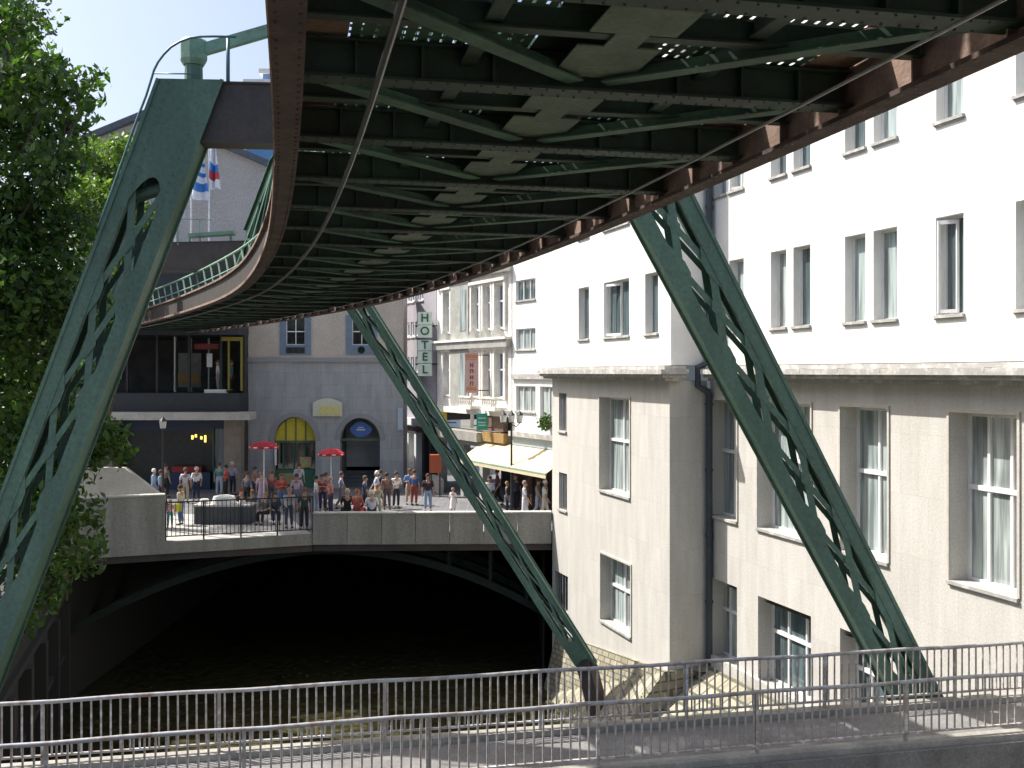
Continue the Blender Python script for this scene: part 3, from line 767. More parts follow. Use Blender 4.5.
    slab(m, [(Ln-.9,-ia(Ln)),(Ln,-ia(Ln)),(Ln,ia(Ln)),(Ln-.9,ia(Ln))], -dp/2+.003, dp/2-.003); m.build('foot_plate', RP, leg)
    m = MB(); c = Q(Ln,0,0); m.tube([c-n*(dp/2+.05), c+n*(dp/2+.05)], wB*.32, 12); m.build('foot_hinge', STEELD, leg)
    return Q
po1 = thing('railway_portal', 'nearest green lattice portal with dark crossbeam, its legs at far left and right', 'railway support', (-2.3,19.6,-6.4), 'portals carrying the suspended railway')
e1 = Vector((1,.06,0)).normalized()
make_leg(po1, (-5.84,19.3,5.31), (-10.28,19.1,-6.6), 1.2, 1.12, .62, 5, 1.9, e1)
make_leg(po1, (1.78,19.95,5.15), (8.0,20.3,-6.7), 1.42, .92, .62, 6, 1.5, e1)
m = MB()
for y_ in (-.24,.24):
    a = Vector((-5.75,19.33,4.74))+Vector((0,y_,0)); b_ = Vector((1.6,19.95,4.74))+Vector((0,y_,0)); m.bar(a, b_, .03, 1.08)
for z_ in (4.2,5.28): m.bar((-5.7,19.33,z_), (1.6,19.95,z_), .56, .035)
m.build('crossbeam', DKBEAM, po1)
for x, y_ in ((-5.85,19.3),(1.7,19.95)):
    m = MB(); m.lathe((x,y_,5.3), [(.001,.0),(.17,.0),(.16,.42),(.001,.42)], 12); m.build('bearing_post', RP, po1)
    m = MB(); m.lathe((x,y_,5.3), [(.001,.34),(.19,.34),(.25,.44),(.25,.78),(.22,.81),(.001,.81)], 8); m.build('collar', GREEN_L, po1)
m = MB(); m.bar((-5.68,19.3,5.93), (-2.4,19.6,7.0), .16, .2); m.build('tie_arm', GREEN_L, po1)
m = MB(); m.bar((1.3,19.9,5.95), (-2.3,19.7,7.0), .16, .2); m.build('tie_arm', GREEN_L, po1)
m = MB(); pp = [P(x_,y_,18.72) for x_,y_ in ((236,37),(213,36.3),(200,36.6),(190,38),(180,41.5),(171,47),(164,54),(158,62),(154,70),(151,80),(146,96),(139,114),(133,130),(124,156),(112,190),(98,228))]
m.tube(pp, .022, 6)
m.tube([P(153,73.5,19.0),P(195,74,19.0)], .014, 5); m.tube([P(228,38,19.05),P(228,81,19.05)], .035, 6); m.build('handrail', mat('teal_pipe', (.08,.19,.22), rough=.4), po1, smooth=True)
po2 = thing('railway_portal', 'smaller second green portal farther along, its slanting leg standing in the middle of the photo', 'railway support', (-9.7,38,-8), 'portals carrying the suspended railway')
e2 = Vector((.97,-.12,0)).normalized()
make_leg(po2, (-6.55,37.4,4.1), (2.45,34.6,-9.6), 1.02, .72, .5, 7, 1.2, e2)
make_leg(po2, (-13.2,38.6,4.9), (-18.6,39.6,-6.4), 1.1, .9, .7, 5, 1.4, e2)
m = MB()
for y_ in (-.35,.35): m.bar((-13.6,38.6+y_,4.2), (-6.2,37.4+y_,4.2), .03, 1.02)
for z_ in (3.69,4.71): m.bar((-13.6,38.6,z_), (-6.2,37.4,z_), .76, .03)
m.build('crossbeam', DKBEAM, po2)
m = MB(); m.bar((2.42,34.6,-9.5),(2.98,34.25,-11.65),.5,.5); m.build('foot_strut', DKBEAM, po2)  # dark colour carries the shade on the lower end of the leg
m = MB(); m.bar(P(190,236,38), P(235,233,38), .5, .12); m.bar(P(190,236,38), P(190,247,38), .08, .08); m.bar(P(231,236,38), P(231,247,38), .08, .08); m.build('bearing_bracket', GREEN_L, po2)
m = MB(); m.bar(P(178,220,38), P(178,245,38), .04, .04); m.bar(P(200,220,38), P(200,245,38), .04, .04); m.bar(P(150,218,38), P(212,220,38), .03, .03); m.build('handrail', GREEN_L, po2)
# pedestals
for nm, lb, c, r_, z0, z1 in (('pedestal','squat concrete block under the foot of the right-hand portal leg',(8.0,20.3),.75,-8.9,-6.85),
                  ('pedestal','low pale concrete footing at the base of the middle slanting leg',(2.98,34.25),.5,-12.3,-11.6),
                  ('pedestal','concrete block under the left-hand portal leg on the river wall',(-10.4,19.1),.8,-7.2,-6.7)):
    m = MB(); m.lathe((c[0],c[1],z0), [(.001,0),(r_*1.25,0),(r_,z1-z0),(.001,z1-z0)], 4); tag(m.build(nm, CONC_L if c[0]<5 and c[0]>0 else CONC, origin=(c[0],c[1],z0)), lb, 'footing')
# ------------------------------------------------------------------ grey stone building across the square
FG = Frame((-6.0, 58.0), (-1, 0))     # s runs leftwards from the right corner
FG.n = Vector((0,-1,0))
gb = thing('grey_stone_building', 'blue-grey stone building with two arched doorways facing the square', 'building', (-10,58,GZ))
BEIGE = mat('beige_plaster', (.56,.49,.42), rough=.9, var=.06, scale=.8, bump=.1, col2=(.48,.43,.38))
BLUESUR = mat('blue_grey_surround', (.17,.23,.31), rough=.7, var=.08)
YEL = plain('yellow_panel', (.62,.52,.04), .5)
def gx(px): return FG.hit(px, 400)[0]
def gz(py): return (HY-py)*58/F
zc = gz(362)
hW = [(gx(311),gx(280),gz(355),gz(315)),(gx(377),gx(346),gz(355),gz(315))]
# arches: wall pieces with arched holes
def arch_wall(fr, s0, s1, z0, z1, arches, mt, parent, depth=.5, back=6, name='wall'):
    """arches: (centre s, half width, spring z, top z) from z0 up"""
    m = MB(); n = 14; xs = [s0]
    A_ = sorted(arches)
    def q(a,b,c,d): m.poly([fr.pt(b,0,c),fr.pt(a,0,c),fr.pt(a,0,d),fr.pt(b,0,d)], [(b,c),(a,c),(a,d),(b,d)])
    cur = s0
    for c, hw, zs, zt_ in A_:
        q(cur, c-hw, z0, z1); cur = c+hw
        for k in range(n):
            t0 = math.pi*k/n; t1 = math.pi*(k+1)/n
            xa, xb = c-hw*math.cos(t0), c-hw*math.cos(t1); za, zb_ = zs+(zt_-zs)*math.sin(t0), zs+(zt_-zs)*math.sin(t1)
            m.poly([fr.pt(xb,0,zb_),fr.pt(xa,0,za),fr.pt(xa,0,z1),fr.pt(xb,0,z1)], [(xb,zb_),(xa,za),(xa,z1),(xb,z1)])
            m.poly([fr.pt(xa,0,za),fr.pt(xb,0,zb_),fr.pt(xb,-depth,zb_),fr.pt(xa,-depth,za)], [(0,za),(0,zb_),(depth,zb_),(depth,za)])
        for x in (c-hw, c+hw): m.poly([fr.pt(x,0,z0),fr.pt(x,0,zs),fr.pt(x,-depth,zs),fr.pt(x,-depth,z0)], [(0,z0),(0,zs),(depth,zs),(depth,z0)])
    q(cur, s1, z0, z1)
    if back:
        for x in (s0, s1): m.poly([fr.pt(x,0,z0),fr.pt(x,0,z1),fr.pt(x,-back,z1),fr.pt(x,-back,z0)], [(0,z0),(0,z1),(back,z1),(back,z0)])
        m.poly([fr.pt(s0,-back,z0),fr.pt(s1,-back,z0),fr.pt(s1,-back,z1),fr.pt(s0,-back,z1)])
    return m.build(name, mt, parent)
a1c = (gx(294.5), 1.16, gz(441), gz(417)); a2c = (gx(360), 1.1, gz(440), gz(418))
arch_wall(FG, 0, gx(246), GZ, zc, [a1c, a2c], GREYST, gb, depth=.6, back=2.2, name='stone_wall')
wall(FG, 0, gx(246), zc+.22, 4.4, hW, BEIGE, gb, depth=.2, name='plaster_wall', back=2.2)
m = MB(); m.fbox(FG, -.1, gx(246)+.1, -.2, .16, zc, zc+.218); m.build('string_course', GREYST, gb)
for k, h in enumerate(hW):
    w = window(FG, (h[0]+.32,h[1]-.32,h[2]+.55,h[3]), gb, depth=.16, mull=1, trans=.45, gm=GLASSD, sill=False, fw=.05)
    q = MB(); q.fbox(FG,h[0],h[0]+.318,-.19,.06,h[2],h[3]); q.fbox(FG,h[1]-.318,h[1],-.19,.06,h[2],h[3]); q.fbox(FG,h[0]+.318,h[1]-.318,-.19,.04,h[2],h[2]+.548); q.build('surround', BLUESUR, w)
    q = MB()
    cx = (h[0]+h[1])/2
    if k%2: c = FG.pt(cx,.04,h[2]+.28); q.tube([c, c+Vector((0,-.04,0))], .2, 14)
    else: q.fbox(FG, cx-.5, cx+.5, .04, .08, h[2]+.1, h[2]+.42)
    q.build('vent', GLASSD, w)
m = MB(); m.fbox(FG, -.2, gx(246)+.2, -2.3, .3, 4.4, 4.75); m.build('roof', GFRAME, gb)
# arch surrounds
for c, hw, zs, zt_ in (a1c, a2c):
    m = MB(); n = 16
    for k in range(n):
        t0 = math.pi*k/n; t1 = math.pi*(k+1)/n; r1 = 1.0; e = .26
        def ap(t, g, o): return FG.pt(c-(hw+g)*math.cos(t), o, zs+(zt_-zs+g)*math.sin(t))
        m.hexa([ap(t0,.01,0),ap(t0,e,0),ap(t1,e,0),ap(t1,.01,0),ap(t0,.01,.06),ap(t0,e,.06),ap(t1,e,.06),ap(t1,.01,.06)])
    m.build('arch_moulding', GREYST, gb)
# arch 1: shopfront with yellow fanlight
c, hw, zs, zt_ = a1c
dr = MB(); dr.fbox(FG, c-hw, c+hw, -.62, -.58, GZ, zs-.05); door = dr.build('shop_window', GLASSD, gb); door['label'] = 'glazed shopfront under the yellow fanlight'
m = MB(); n = 12
for k in range(n):
    t0 = math.pi*k/n; t1 = math.pi*(k+1)/n
    m.poly([FG.pt(c,-.4,zs), FG.pt(c-hw*.98*math.cos(t0),-.4,zs+(zt_-zs)*.97*math.sin(t0)), FG.pt(c-hw*.98*math.cos(t1),-.4,zs+(zt_-zs)*.97*math.sin(t1))])
f = m.build('fanlight', YEL, gb)
m = MB()
for x in (-.55,0,.55): m.fbox(FG, c+x-.03, c+x+.03, -.39, -.34, zs, zs+(zt_-zs)*math.sqrt(1-(x/hw)**2)*.96)
m.fbox(FG, c-hw, c+hw, -.42, -.34, zs-.12, zs); m.build('glazing_bar', GREYPL, f)
m = MB()
for x in (-1.12,-.5,.1,.7): m.fbox(FG, c+x, c+x+.07, -.57, -.5, GZ, zs-.12)
m.fbox(FG, c-hw, c+hw, -.57, -.35, GZ, GZ+1.0); m.build('counter', mat('green_counter', (.05,.16,.10)), gb)
m = MB(); m.fbox(FG, c-.85, c-.2, -.5, -.46, GZ+1.1, GZ+1.7); m.fbox(FG, c+.1, c+.9, -.345, -.33, GZ+.2, GZ+.8); m.build('display_board', mat('tan_board', (.42,.33,.16)), gb)
# arch 2: dark stairway with blue lozenge sign
c, hw, zs, zt_ = a2c
m = MB()
for k in range(9): m.fbox(FG, c-hw, c+hw, -1.0-.3*(k+1), -1.0-.3*k, GZ, GZ+.2*(k+1))
m.fbox(FG, c-hw, c+hw, -3.8, -3.7, GZ, zt_)
for x in (c-hw-.02, c+hw): m.fbox(FG, x, x+.02, -3.8, -.6, GZ, zt_)
m.fbox(FG, c-hw, c+hw, -3.8, -.62, zt_, zt_+.05)
m.build('stair', mat('dark_stone_steps', (.12,.14,.15), rough=.9), gb)
m = MB(); m.fbox(FG, c-hw, c+hw, -.5, -.4, zs-.08, zs+.06); m.build('transom', GREYPL, gb)
m = MB(); cz = (zs+zt_)/2-.05; pts = []
for k in range(24):
    t = 2*math.pi*k/24; e = .62; cx_ = abs(math.cos(t))**1.5*math.copysign(1,math.cos(t)); cy_ = abs(math.sin(t))**1.3*math.copysign(1,math.sin(t)); pts.append((cx_*.62, cy_*.46))
fr_ = [FG.pt(c+x, -.34, cz+y) for x,y in pts]; bk = [FG.pt(c+x, -.39, cz+y) for x,y in pts]
m.poly(fr_); m.poly(bk[::-1])
for k in range(24): m.poly([fr_[k],fr_[(k+1)%24],bk[(k+1)%24],bk[k]])
bs = m.build('lozenge_sign', plain('blue_sign', (.06,.15,.42), .4), gb); bs['label'] = 'blue lozenge shaped sign inside the right-hand arch'
m = MB(); m.fbox(FG, c-.24, c+.24, -.338, -.33, cz-.05, cz+.04); m.fbox(FG, c-.16, c+.16, -.338, -.33, cz+.09, cz+.15); m.build('sign_marking', plain('sign_white', (.5,.6,.75), .5), bs)
# rounded yellow-white sign over the arches
m = MB(); x0, x1, z0_, z1_ = gx(342.5), gx(313.5), gz(416), gz(398)
pts = [(x0,z0_),(x1,z0_)]+[(x1+(x0-x1)*k/10, gz(402.5)+(z1_-gz(402.5))*math.sin(math.pi*k/10)) for k in range(11)]
a_ = [FG.pt(x,.22,z) for x,z in pts]; b_ = [FG.pt(x,.06,z) for x,z in pts]; m.poly(a_[::-1]); m.poly(b_)
for k in range(len(pts)): j=(k+1)%len(pts); m.poly([a_[k],a_[j],b_[j],b_[k]])
sg_ = m.build('arched_sign', plain('cream_sign', (.62,.62,.52), .5), gb)
m = MB(); m.fbox(FG, gx(341), gx(319), .222, .232, z0_+.05, z0_+.55); m.build('sign_panel', plain('pale_yellow', (.62,.60,.25), .5), sg_)
# white light tube by the first parasol, blue strip at the building corner
m = MB(); m.fbox(FG, gx(277.3), gx(275.4), .1, .2, gz(465), gz(443)); m.build('light_sign', plain('white_plastic', (.85,.86,.82), .4), gb)
m = MB(); m.fbox(FG, .02, .30, .02, .12, gz(430), gz(408)); m.build('corner_sign', plain('pale_blue_sign', (.45,.55,.65), .4), gb)
m = MB()
p_ = FG.pt(gx(393), .05, 0)
m.build('x', BLUESUR, gb) if False else None

# ------------------------------------------------------------------ modern station-like building on the left
sb = thing('dark_glass_building', 'low dark modern building with glass upper floor and pale canopy edge, left of the arches', 'building', (-18,57,GZ))
FS = Frame((-14.6, 56.5), (-1, 0)); FS.n = Vector((0,-1,0))
D2 = 56.5
def sx_(px): return FS.hit(px, 400)[0]
def sz(py): return (HY-py)*D2/F
xe = sx_(92); DKF = mat('dark_fascia', (.03,.035,.045), rough=.5, var=.1)
m = MB(); m.fbox(FS, -.05, 14, -10, .5, sz(411), sz(393)); m.build('fascia', DKF, sb)
m = MB(); m.fbox(FS, -.8, 14, -.2, 1.3, sz(419), sz(411.4)); m.build('canopy_edge', CONC_L, sb)
m = MB(); m.fbox(FS, -.05, 14, -9.5, .6, sz(335), sz(304)); m.fbox(FS, .6, 14, -9.5, -.3, sz(303.9), sz(271)); m.build('upper_fascia', DKF, sb)
m = MB(); m.fbox(FS, 0, 14, -9, -8.8, GZ, sz(300)); m.fbox(FS,-.03,0,-9,-.8,GZ,sz(300)); m.build('back_wall', mat('dim_interior', (.06,.06,.065), rough=.8, var=.3, scale=.8), sb)
# columns and glazing
for px in (245, 222, 190, 158, 128, 100):
    m = MB(); x = sx_(px); m.fbox(FS, x, x+.12, -.15, .0, sz(392.5), sz(335.5)); m.build('mullion', BLACKM, sb)
m = MB(); x = sx_(243); m.fbox(FS, x, x+.12, .01, .1, sz(391), sz(337)); m.fbox(FS, x+.12, sx_(222), .01,.1, sz(341), sz(337)); m.fbox(FS, x+.7, x+.8, .01,.08, sz(391), sz(341))
m.build('yellow_frame', plain('mustard_paint', (.22,.19,.03), .5), sb)
m = MB(); m.fbox(FS, sx_(216), sx_(192), -.6, -.4, sz(349), sz(343.5)); r_ = m.build('red_sign', plain('dark_red_sign', (.16,.02,.02), .5), sb)
m = MB(); m.fbox(FS, sx_(206), sx_(200.5), -1.2, -1.15, sz(367), sz(353)); m.build('white_poster', plain('poster_white', (.75,.77,.8), .6), sb)
m = MB(); m.fbox(FS, sx_(184), sx_(160), -3.2, -3.1, sz(388), sz(352)); m.build('interior_panel', mat('dull_grey_panel', (.16,.17,.17)), sb)
m = MB(); m.fbox(FS, sx_(183), sx_(160), -3.09, -3.05, sz(384), sz(374)); m.build('interior_panel', mat('ochre_panel', (.28,.17,.05)), sb)
m = MB(); m.fbox(FS, sx_(226), sx_(205), -.25, .15, sz(393), sz(389.5)); m.build('bright_ledge', WFRAME, sb)
# ground floor
BLUEF = plain('navy_fascia', (.015,.03,.09), .4)
m = MB(); m.fbox(FS, 0, 13, -1.5, -1.3, sz(432), sz(421)); m.build('shop_fascia', BLUEF, sb)
m = MB(); m.fbox(FS, .0, .9, -1.3, .0, GZ, sz(419.5)); m.build('corner_pier', mat('dull_beige_stone', (.27,.23,.20), rough=.9), sb)
m = MB(); m.fbox(FS, .95, 1.8, -1.35, -1.25, GZ, sz(430)); dd = m.build('door', GLASSB, sb)
m = MB(); m.fbox(FS, .91, .99, -1.24, -1.14, GZ, sz(430)); m.fbox(FS, 1.76, 1.84, -1.24,-1.14, GZ, sz(430)); m.build('frame', GREYPL, dd)
m = MB(); m.fbox(FS, 1.85, 13, -1.45, -1.4, GZ, sz(432)); m.build('shop_window', mat('dark_shop_window', (.016,.017,.02), rough=.35, var=.3), sb)
m = MB(); m.fbox(FS, 7, 12, -1.3, -.2, GZ, sz(419.5)); m.build('side_pier', mat('dull_beige_stone', (.27,.23,.20)), sb)
m = MB(); m.fbox(FS, 1.9, 5.2, -1.38, -.9, GZ, sz(474)); m.build('counter', plain('navy_counter', (.02,.04,.1), .5), sb)
m = MB(); m.fbox(FS, 2.4, 4.0, -1.38, -.88, sz(473.8), sz(468)); m.build('red_display', plain('red_display', (.32,.03,.03), .6), sb)
LAMPY = plain('warm_lamp', (.9,.7,.2), .5, emit=(1,.72,.15), es=1.2)
for px, z0_, z1_ in ((202,443,436),(198,440,437),(189,440,436),(192.5,438,435)):
    m = MB(); x = sx_(px); c = FS.pt(x, -.6, sz(z0_)); m.tube([c, (c.x,c.y,sz(z1_))], .06, 8); m.build('hanging_lamp', LAMPY, sb)

# ------------------------------------------------------------------ far gabled house and tower
gh = thing('gabled_house', 'big plain grey-beige gable wall rising behind the second portal and flagpoles', 'building', (-24,72,GZ))
D3 = 72
def q3(px, py): return ((px-512)/F*D3, (HY-py)/F*D3)
GW = mat('grey_render', (.50,.47,.46), rough=.9, var=.05, scale=.5)
out = [q3(96,372+93)[0:1][0]]
L0 = q3(78,0)[0]; R0 = q3(268,0)[0]; ap_ = q3(149,117); zr = q3(0,167)[1]; zl = q3(0,146)[1]
pts = [(L0,GZ),(R0,GZ),(R0,zr),ap_,(L0,zl)]
m = MB(); a_ = [(x,D3,z) for x,z in pts]; b_ = [(x,D3+14,z) for x,z in pts]; m.poly(a_); m.poly(b_[::-1])
for k in range(5): j=(k+1)%5; m.poly([a_[k],b_[k],b_[j],a_[j]])
m.build('wall', GW, gh)
m = MB(); 
for (x0,z0_),(x1,z1_) in (((R0+.6,zr-.25),ap_),(ap_,(L0-.6,zl-.25))):
    m.hexa([(x0,D3-.5,z0_),(x1,D3-.5,z1_),(x1,D3+14.5,z1_),(x0,D3+14.5,z0_),(x0,D3-.5,z0_+.45),(x1,D3-.5,z1_+.45),(x1,D3+14.5,z1_+.45),(x0,D3+14.5,z0_+.45)])
m.build('roof', mat('slate_blue_roof', (.10,.12,.15), rough=.6), gh)
tw = thing('distant_tower_block', 'distant white tower block with blue window bands peeping above the crossbeam', 'building', (-24,110,GZ))
D4 = 110; x0 = (243-512)/F*D4; x1 = (285-512)/F*D4
zt4 = (HY-79)/F*D4
m = MB(); m.box(x0,x1,D4,D4+12,GZ,zt4); m.build('wall', STUCCO2, tw)
m = MB()
for k in range(8): z = zt4-1.0-3.0*k; m.box(x0+.3,x1-.3,D4-.06,D4+.1,z-1.6,z-.1)
m.build('window', plain('sky_blue_panel', (.10,.25,.5), .3), tw)
m = MB(); xa = (260.5-512)/F*D4; m.box(xa, xa+2.5, D4+1, D4+4, zt4, zt4+.8); m.build('roof_cabin', plain('blue_cabin', (.15,.3,.55), .5), tw)
m = MB(); m.box(xa-.35, xa+2.9, D4+.7, D4+4.3, zt4+.8, zt4+1.3); m.build('cabin_roof', STUCCO2, tw)

# ------------------------------------------------------------------ flagpoles
POLE = plain('white_pole', (.8,.82,.85), .4)
def cloth(name, cols, x, y, z1, w, h, parent, ph):
    nx, nz = 8, 12; m = MB()
    for bi, (f0, f1, mt_) in enumerate(cols):
        m = MB()
        rows = [f0+(f1-f0)*k/4 for k in range(5)]
        for a_, b_ in zip(rows, rows[1:]):
            for i in range(nx):
                def pt_(u, f): 
                    return (x + (u*w)*(.55+.3*f) , y + .16*math.sin(u*9+ph+f*3), z1 - f*h - .25*u*w + .1*math.sin(u*5+f*4))
                u0, u1 = i/nx, (i+1)/nx
                m.poly([pt_(u0,a_),pt_(u1,a_),pt_(u1,b_),pt_(u0,b_)])
        m.build('flag_cloth', mt_, parent, smooth=True)
BLU = plain('flag_blue', (.05,.22,.62), .7); WHI = plain('flag_white', (.75,.78,.85), .7); REDF = plain('flag_red', (.5,.06,.07), .7)
for i, (px, py0, base, D, cols, lab) in enumerate((
    (191,150,238,62,[(0,.12,WHI),(.12,.2,BLU),(.2,.35,WHI),(.35,.45,BLU),(.45,.6,WHI),(.6,.8,BLU),(.8,1,WHI)],'white flagpole with a blue and white striped flag, nearer the green leg'),
    (209,140,238,62,[(0,.45,WHI),(.45,.62,BLU),(.62,.8,REDF),(.8,1,WHI)],'white flagpole with a white, blue and red flag, right of the striped one'),
    (175,170,240,60,[(0,.5,BLU),(.5,.75,REDF),(.75,1,WHI)],'white flagpole half hidden by the green leg, leftmost of the three flagpoles'))):
    x = (px-512)/F*D; zt_ = (HY-py0)/F*D
    t = thing('flagpole', lab, 'flagpole', (x,D,GZ), 'flagpoles behind the second portal')
    m = MB(); m.tube([(x,D,GZ),(x,D,zt_)], [.07,.045], 8); m.build('pole', POLE, t); 
    cloth('flag', cols, x+.05 if i else x+.05, D, zt_-.1, 1.3 if i==0 else .7, 2.7, t, i*2)

# ------------------------------------------------------------------ sunlit street front behind the wing
Q0 = (1.9, 45.5); UQ = (-.45, .89); FQ = Frame(Q0, UQ)
def qs(px): return FQ.hit(px, 400)[0]
def qz(px, py): return FQ.hit(px, py)[1]
# modern white house
mh = thing('white_modern_house', 'plain white house with three-light windows and striped awning, between the ornate house and office block', 'building', (1.0,47,GZ))
sR, sL = -1.5, qs(512.5)
a_, b_ = qs(535.5), qs(516)
rows = [(qz(525,300.5),qz(525,279.5)),(qz(525,350),qz(525,328.5)),(qz(525,412),qz(525,386))]
dz = rows[0][0]-rows[1][0]; rows.append((rows[0][0]+dz, rows[0][1]+dz))
hs = [(a_,b_,c,d) for c,d in rows]; hs.append((qs(556), qs(540), rows[2][0]-.3, rows[2][1]))
wall(FQ, sR, sL, qz(525,437), rows[3][1]+1, hs, STUCCO2, mh, depth=.16, name='wall', back=8)
for k, h in enumerate(hs): window(FQ, h, mh, depth=.14, mull=2 if k < 4 else 1, fw=.05, gm=GLASS)
m = MB(); m.fbox(FQ, sR, sL-.05, .005, .12, qz(525,379), qz(525,374)); m.fbox(FQ, sR, sL-.05, .005, .25, qz(525,437), qz(525,432)); m.build('ledge', CORN, mh)
m = MB(); m.fbox(FQ, sR, sL, -.3, .08, qz(525,446), qz(525,437)-.003); m.build('shop_fascia', plain('pale_blue_fascia', (.42,.50,.53), .6), mh)
m = MB(); m.fbox(FQ, sR, sL, -3.0, -2.9, GZ, qz(525,446)); m.fbox(FQ, sR, sL, -3, .0, qz(525,446)-.03, qz(525,446)-.003); m.build('shop_interior', mat('dark_red_interior', (.14,.06,.05), rough=.9, var=.5, scale=1.5), mh)
for s_ in (sL-.15, sL-1.6, sR+.2):
    m = MB(); m.fbox(FQ, s_, s_+.14, -.2, -.02, GZ, qz(525,446)-.04); m.build('shop_post', mat('dark_timber', (.10,.05,.035)), mh)
m = MB(); c = FQ.pt(qs(549.5), .2, qz(545,422)); 
for k in range(260):
    p_ = c+Vector((random.gauss(0,.14),random.gauss(0,.08),random.gauss(0,.14))); d_ = Vector((random.gauss(0,1),random.gauss(0,1),random.gauss(0,1))).normalized()*.045; e_ = d_.cross(Vector((random.random(),1,.2))).normalized()*.05; m.poly([p_-d_-e_,p_+d_-e_,p_+d_+e_,p_-d_+e_])
LEAFP = mat('bush_leaves', (.07,.16,.03), rough=.6)
tag(m.build('window_bush', LEAFP, origin=c), 'small clipped green bush on the ledge of the white modern house', 'plant')
# awning
aw = thing('awning', 'cream sloping awning over the shop terrace by the lamp post', 'awning', FQ.pt(.5,0,GZ))
sA0, sA1 = -1.6, qs(486)
z_in = qz(525,446)-.05
m = MB()
for k in range(22):
    f0, f1 = k/22, (k+1)/22
    def aq(f, o, z): return FQ.pt(sA0+(sA1-sA0)*f, o, z)
    sg0 = .02*abs(math.sin(k*1.3)); m.hexa([aq(f0,.1,z_in),aq(f1,.1,z_in),aq(f1,1.35,z_in-.78),aq(f0,1.35,z_in-.78),aq(f0,.1,z_in+.03),aq(f1,.1,z_in+.03),aq(f1,1.35,z_in-.75),aq(f0,1.35,z_in-.75)])
m.build('canvas', mat('cream_canvas', (.60,.51,.33), rough=.8, var=.04), aw)
m = MB(); m.bar(FQ.pt(sA0,1.37,z_in-.8), FQ.pt(sA1,1.37,z_in-.8), .06, .06); 
for f in (.15,.5,.85): m.bar(FQ.pt(sA0+(sA1-sA0)*f,.12,z_in-.6), FQ.pt(sA0+(sA1-sA0)*f,1.35,z_in-.83), .04, .04)
m.build('frame', GREEN_L, aw)
m = MB(); m.fbox(FQ, sA0, sA1, 1.36, 1.39, z_in-.98, z_in-.83); m.build('valance', mat('cream_canvas', (.78,.72,.52)), aw)
# ornate house
oh = thing('ornate_house', 'ornate old town house with grey bay, pediments and small balconies next to the hotel', 'building', FQ.pt(qs(475),0,GZ))
oL, oR = qs(437), qs(511.5)
bl, br_ = qs(453), qs(471)
def ow(px0, px1, y1, y0): m_ = (px0+px1)/2; return (qs(px1), qs(px0), qz(m_,y1), qz(m_,y0))
W1 = [ow(473.5,480.5,329,289),ow(485,492,329,286),ow(496.5,505,328,282)]
z1a, z1b = W1[1][2], W1[1][3]
W1 = [(a,b,z1a,z1b) for a,b,_,_ in W1]+[(qs(451),qs(445),z1a,z1b)]
W2 = [(a,b,qz(488,397),qz(488,353)) for a,b,_,_ in W1]
ORN = mat('ornate_white_stone', (.80,.78,.73), rough=.85, var=.06, scale=2, col2=(.66,.64,.59), bump=.2)
ORG = mat('ornate_grey_stone', (.36,.36,.33), rough=.85, var=.12, scale=2, bump=.2)
ztop_ = qz(488,268)
zfl = qz(488,415)
wall(FQ, oR, oL, zfl, ztop_+.1, W1+W2, ORN, oh, depth=.22, name='wall', back=8)
for h in W1+W2: window(FQ, h, oh, depth=.2, mull=1, trans=.62, fw=.06, sill=True, sillm=ORN, gm=GLASSB)
for h in W1+W2:   # pilasters either side
    for x in (h[0]-.12, h[1]+.12): m = MB(); m.fbox(FQ, x-.09, x+.09, .003, .13, h[2]-.1, h[3]+.15); m.build('pilaster', ORN, oh)
    m = MB(); m.fbox(FQ, h[0]-.24, h[1]+.24, .003, .2, h[3]+.152, h[3]+.3); m.build('lintel', ORN, oh)
for h in W1[:3]+[W1[3]]+W2[:0]:
    m = MB(); zc_ = W2[0][3]+.75; c0, c1 = h[0]-.1, h[1]+.1; cm = (c0+c1)/2
    f_ = [FQ.pt(c0,.3,zc_),FQ.pt(c1,.3,zc_),FQ.pt(cm,.3,zc_+.55)]; g_ = [FQ.pt(c0,.003,zc_),FQ.pt(c1,.003,zc_),FQ.pt(cm,.003,zc_+.55)]
    m.poly(f_); 
    for k in range(3): j=(k+1)%3; m.poly([f_[k],f_[j],g_[j],g_[k]])
    m.build('pediment', ORG, oh)
m = MB(); m.fbox(FQ, oR, oL, .005, .28, W2[0][3]+.25, W2[0][3]+.62); m.build('frieze', ORG, oh)
m = MB(); m.fbox(FQ, oR, oL, .005, .36, W2[0][3]+.62, W2[0][3]+.74); m.fbox(FQ, oR, oL, .005, .45, ztop_-.1, ztop_+.15); m.fbox(FQ, oR, oL, .005, .3, ztop_-.35, ztop_-.1); m.fbox(FQ, oR, oL, .005, .3, zfl, zfl+.3); m.build('cornice', ORN, oh)
m = MB(); m.fbox(FQ, br_, bl, .005, .16, zfl+.3, ztop_-.36); bay = m.build('bay', ORG, oh)
for z0_, z1_ in ((z1a,z1b),(W2[0][2],W2[0][3])):
    m = MB(); m.fbox(FQ, br_+.25, br_+1.0, .14, .18, z0_, z1_); m.build('bay_window', GLASS, bay)
for h in (W2[0], W2[2]):
    m = MB(); m.fbox(FQ, h[0]-.3, h[1]+.3, .05, .7, h[2]-.62, h[2]-.45)
    for k in range(7): x = h[0]-.25+(h[1]-h[0]+.5)*k/6; c = FQ.pt(x,.62,h[2]-.45); m.lathe(c, [(.05,0),(.03,.1),(.06,.22),(.03,.35),(.05,.4)], 6)
    m.fbox(FQ, h[0]-.3, h[1]+.3, .55, .7, h[2]-.05, h[2]+.03); m.build('balcony', ORN, oh)
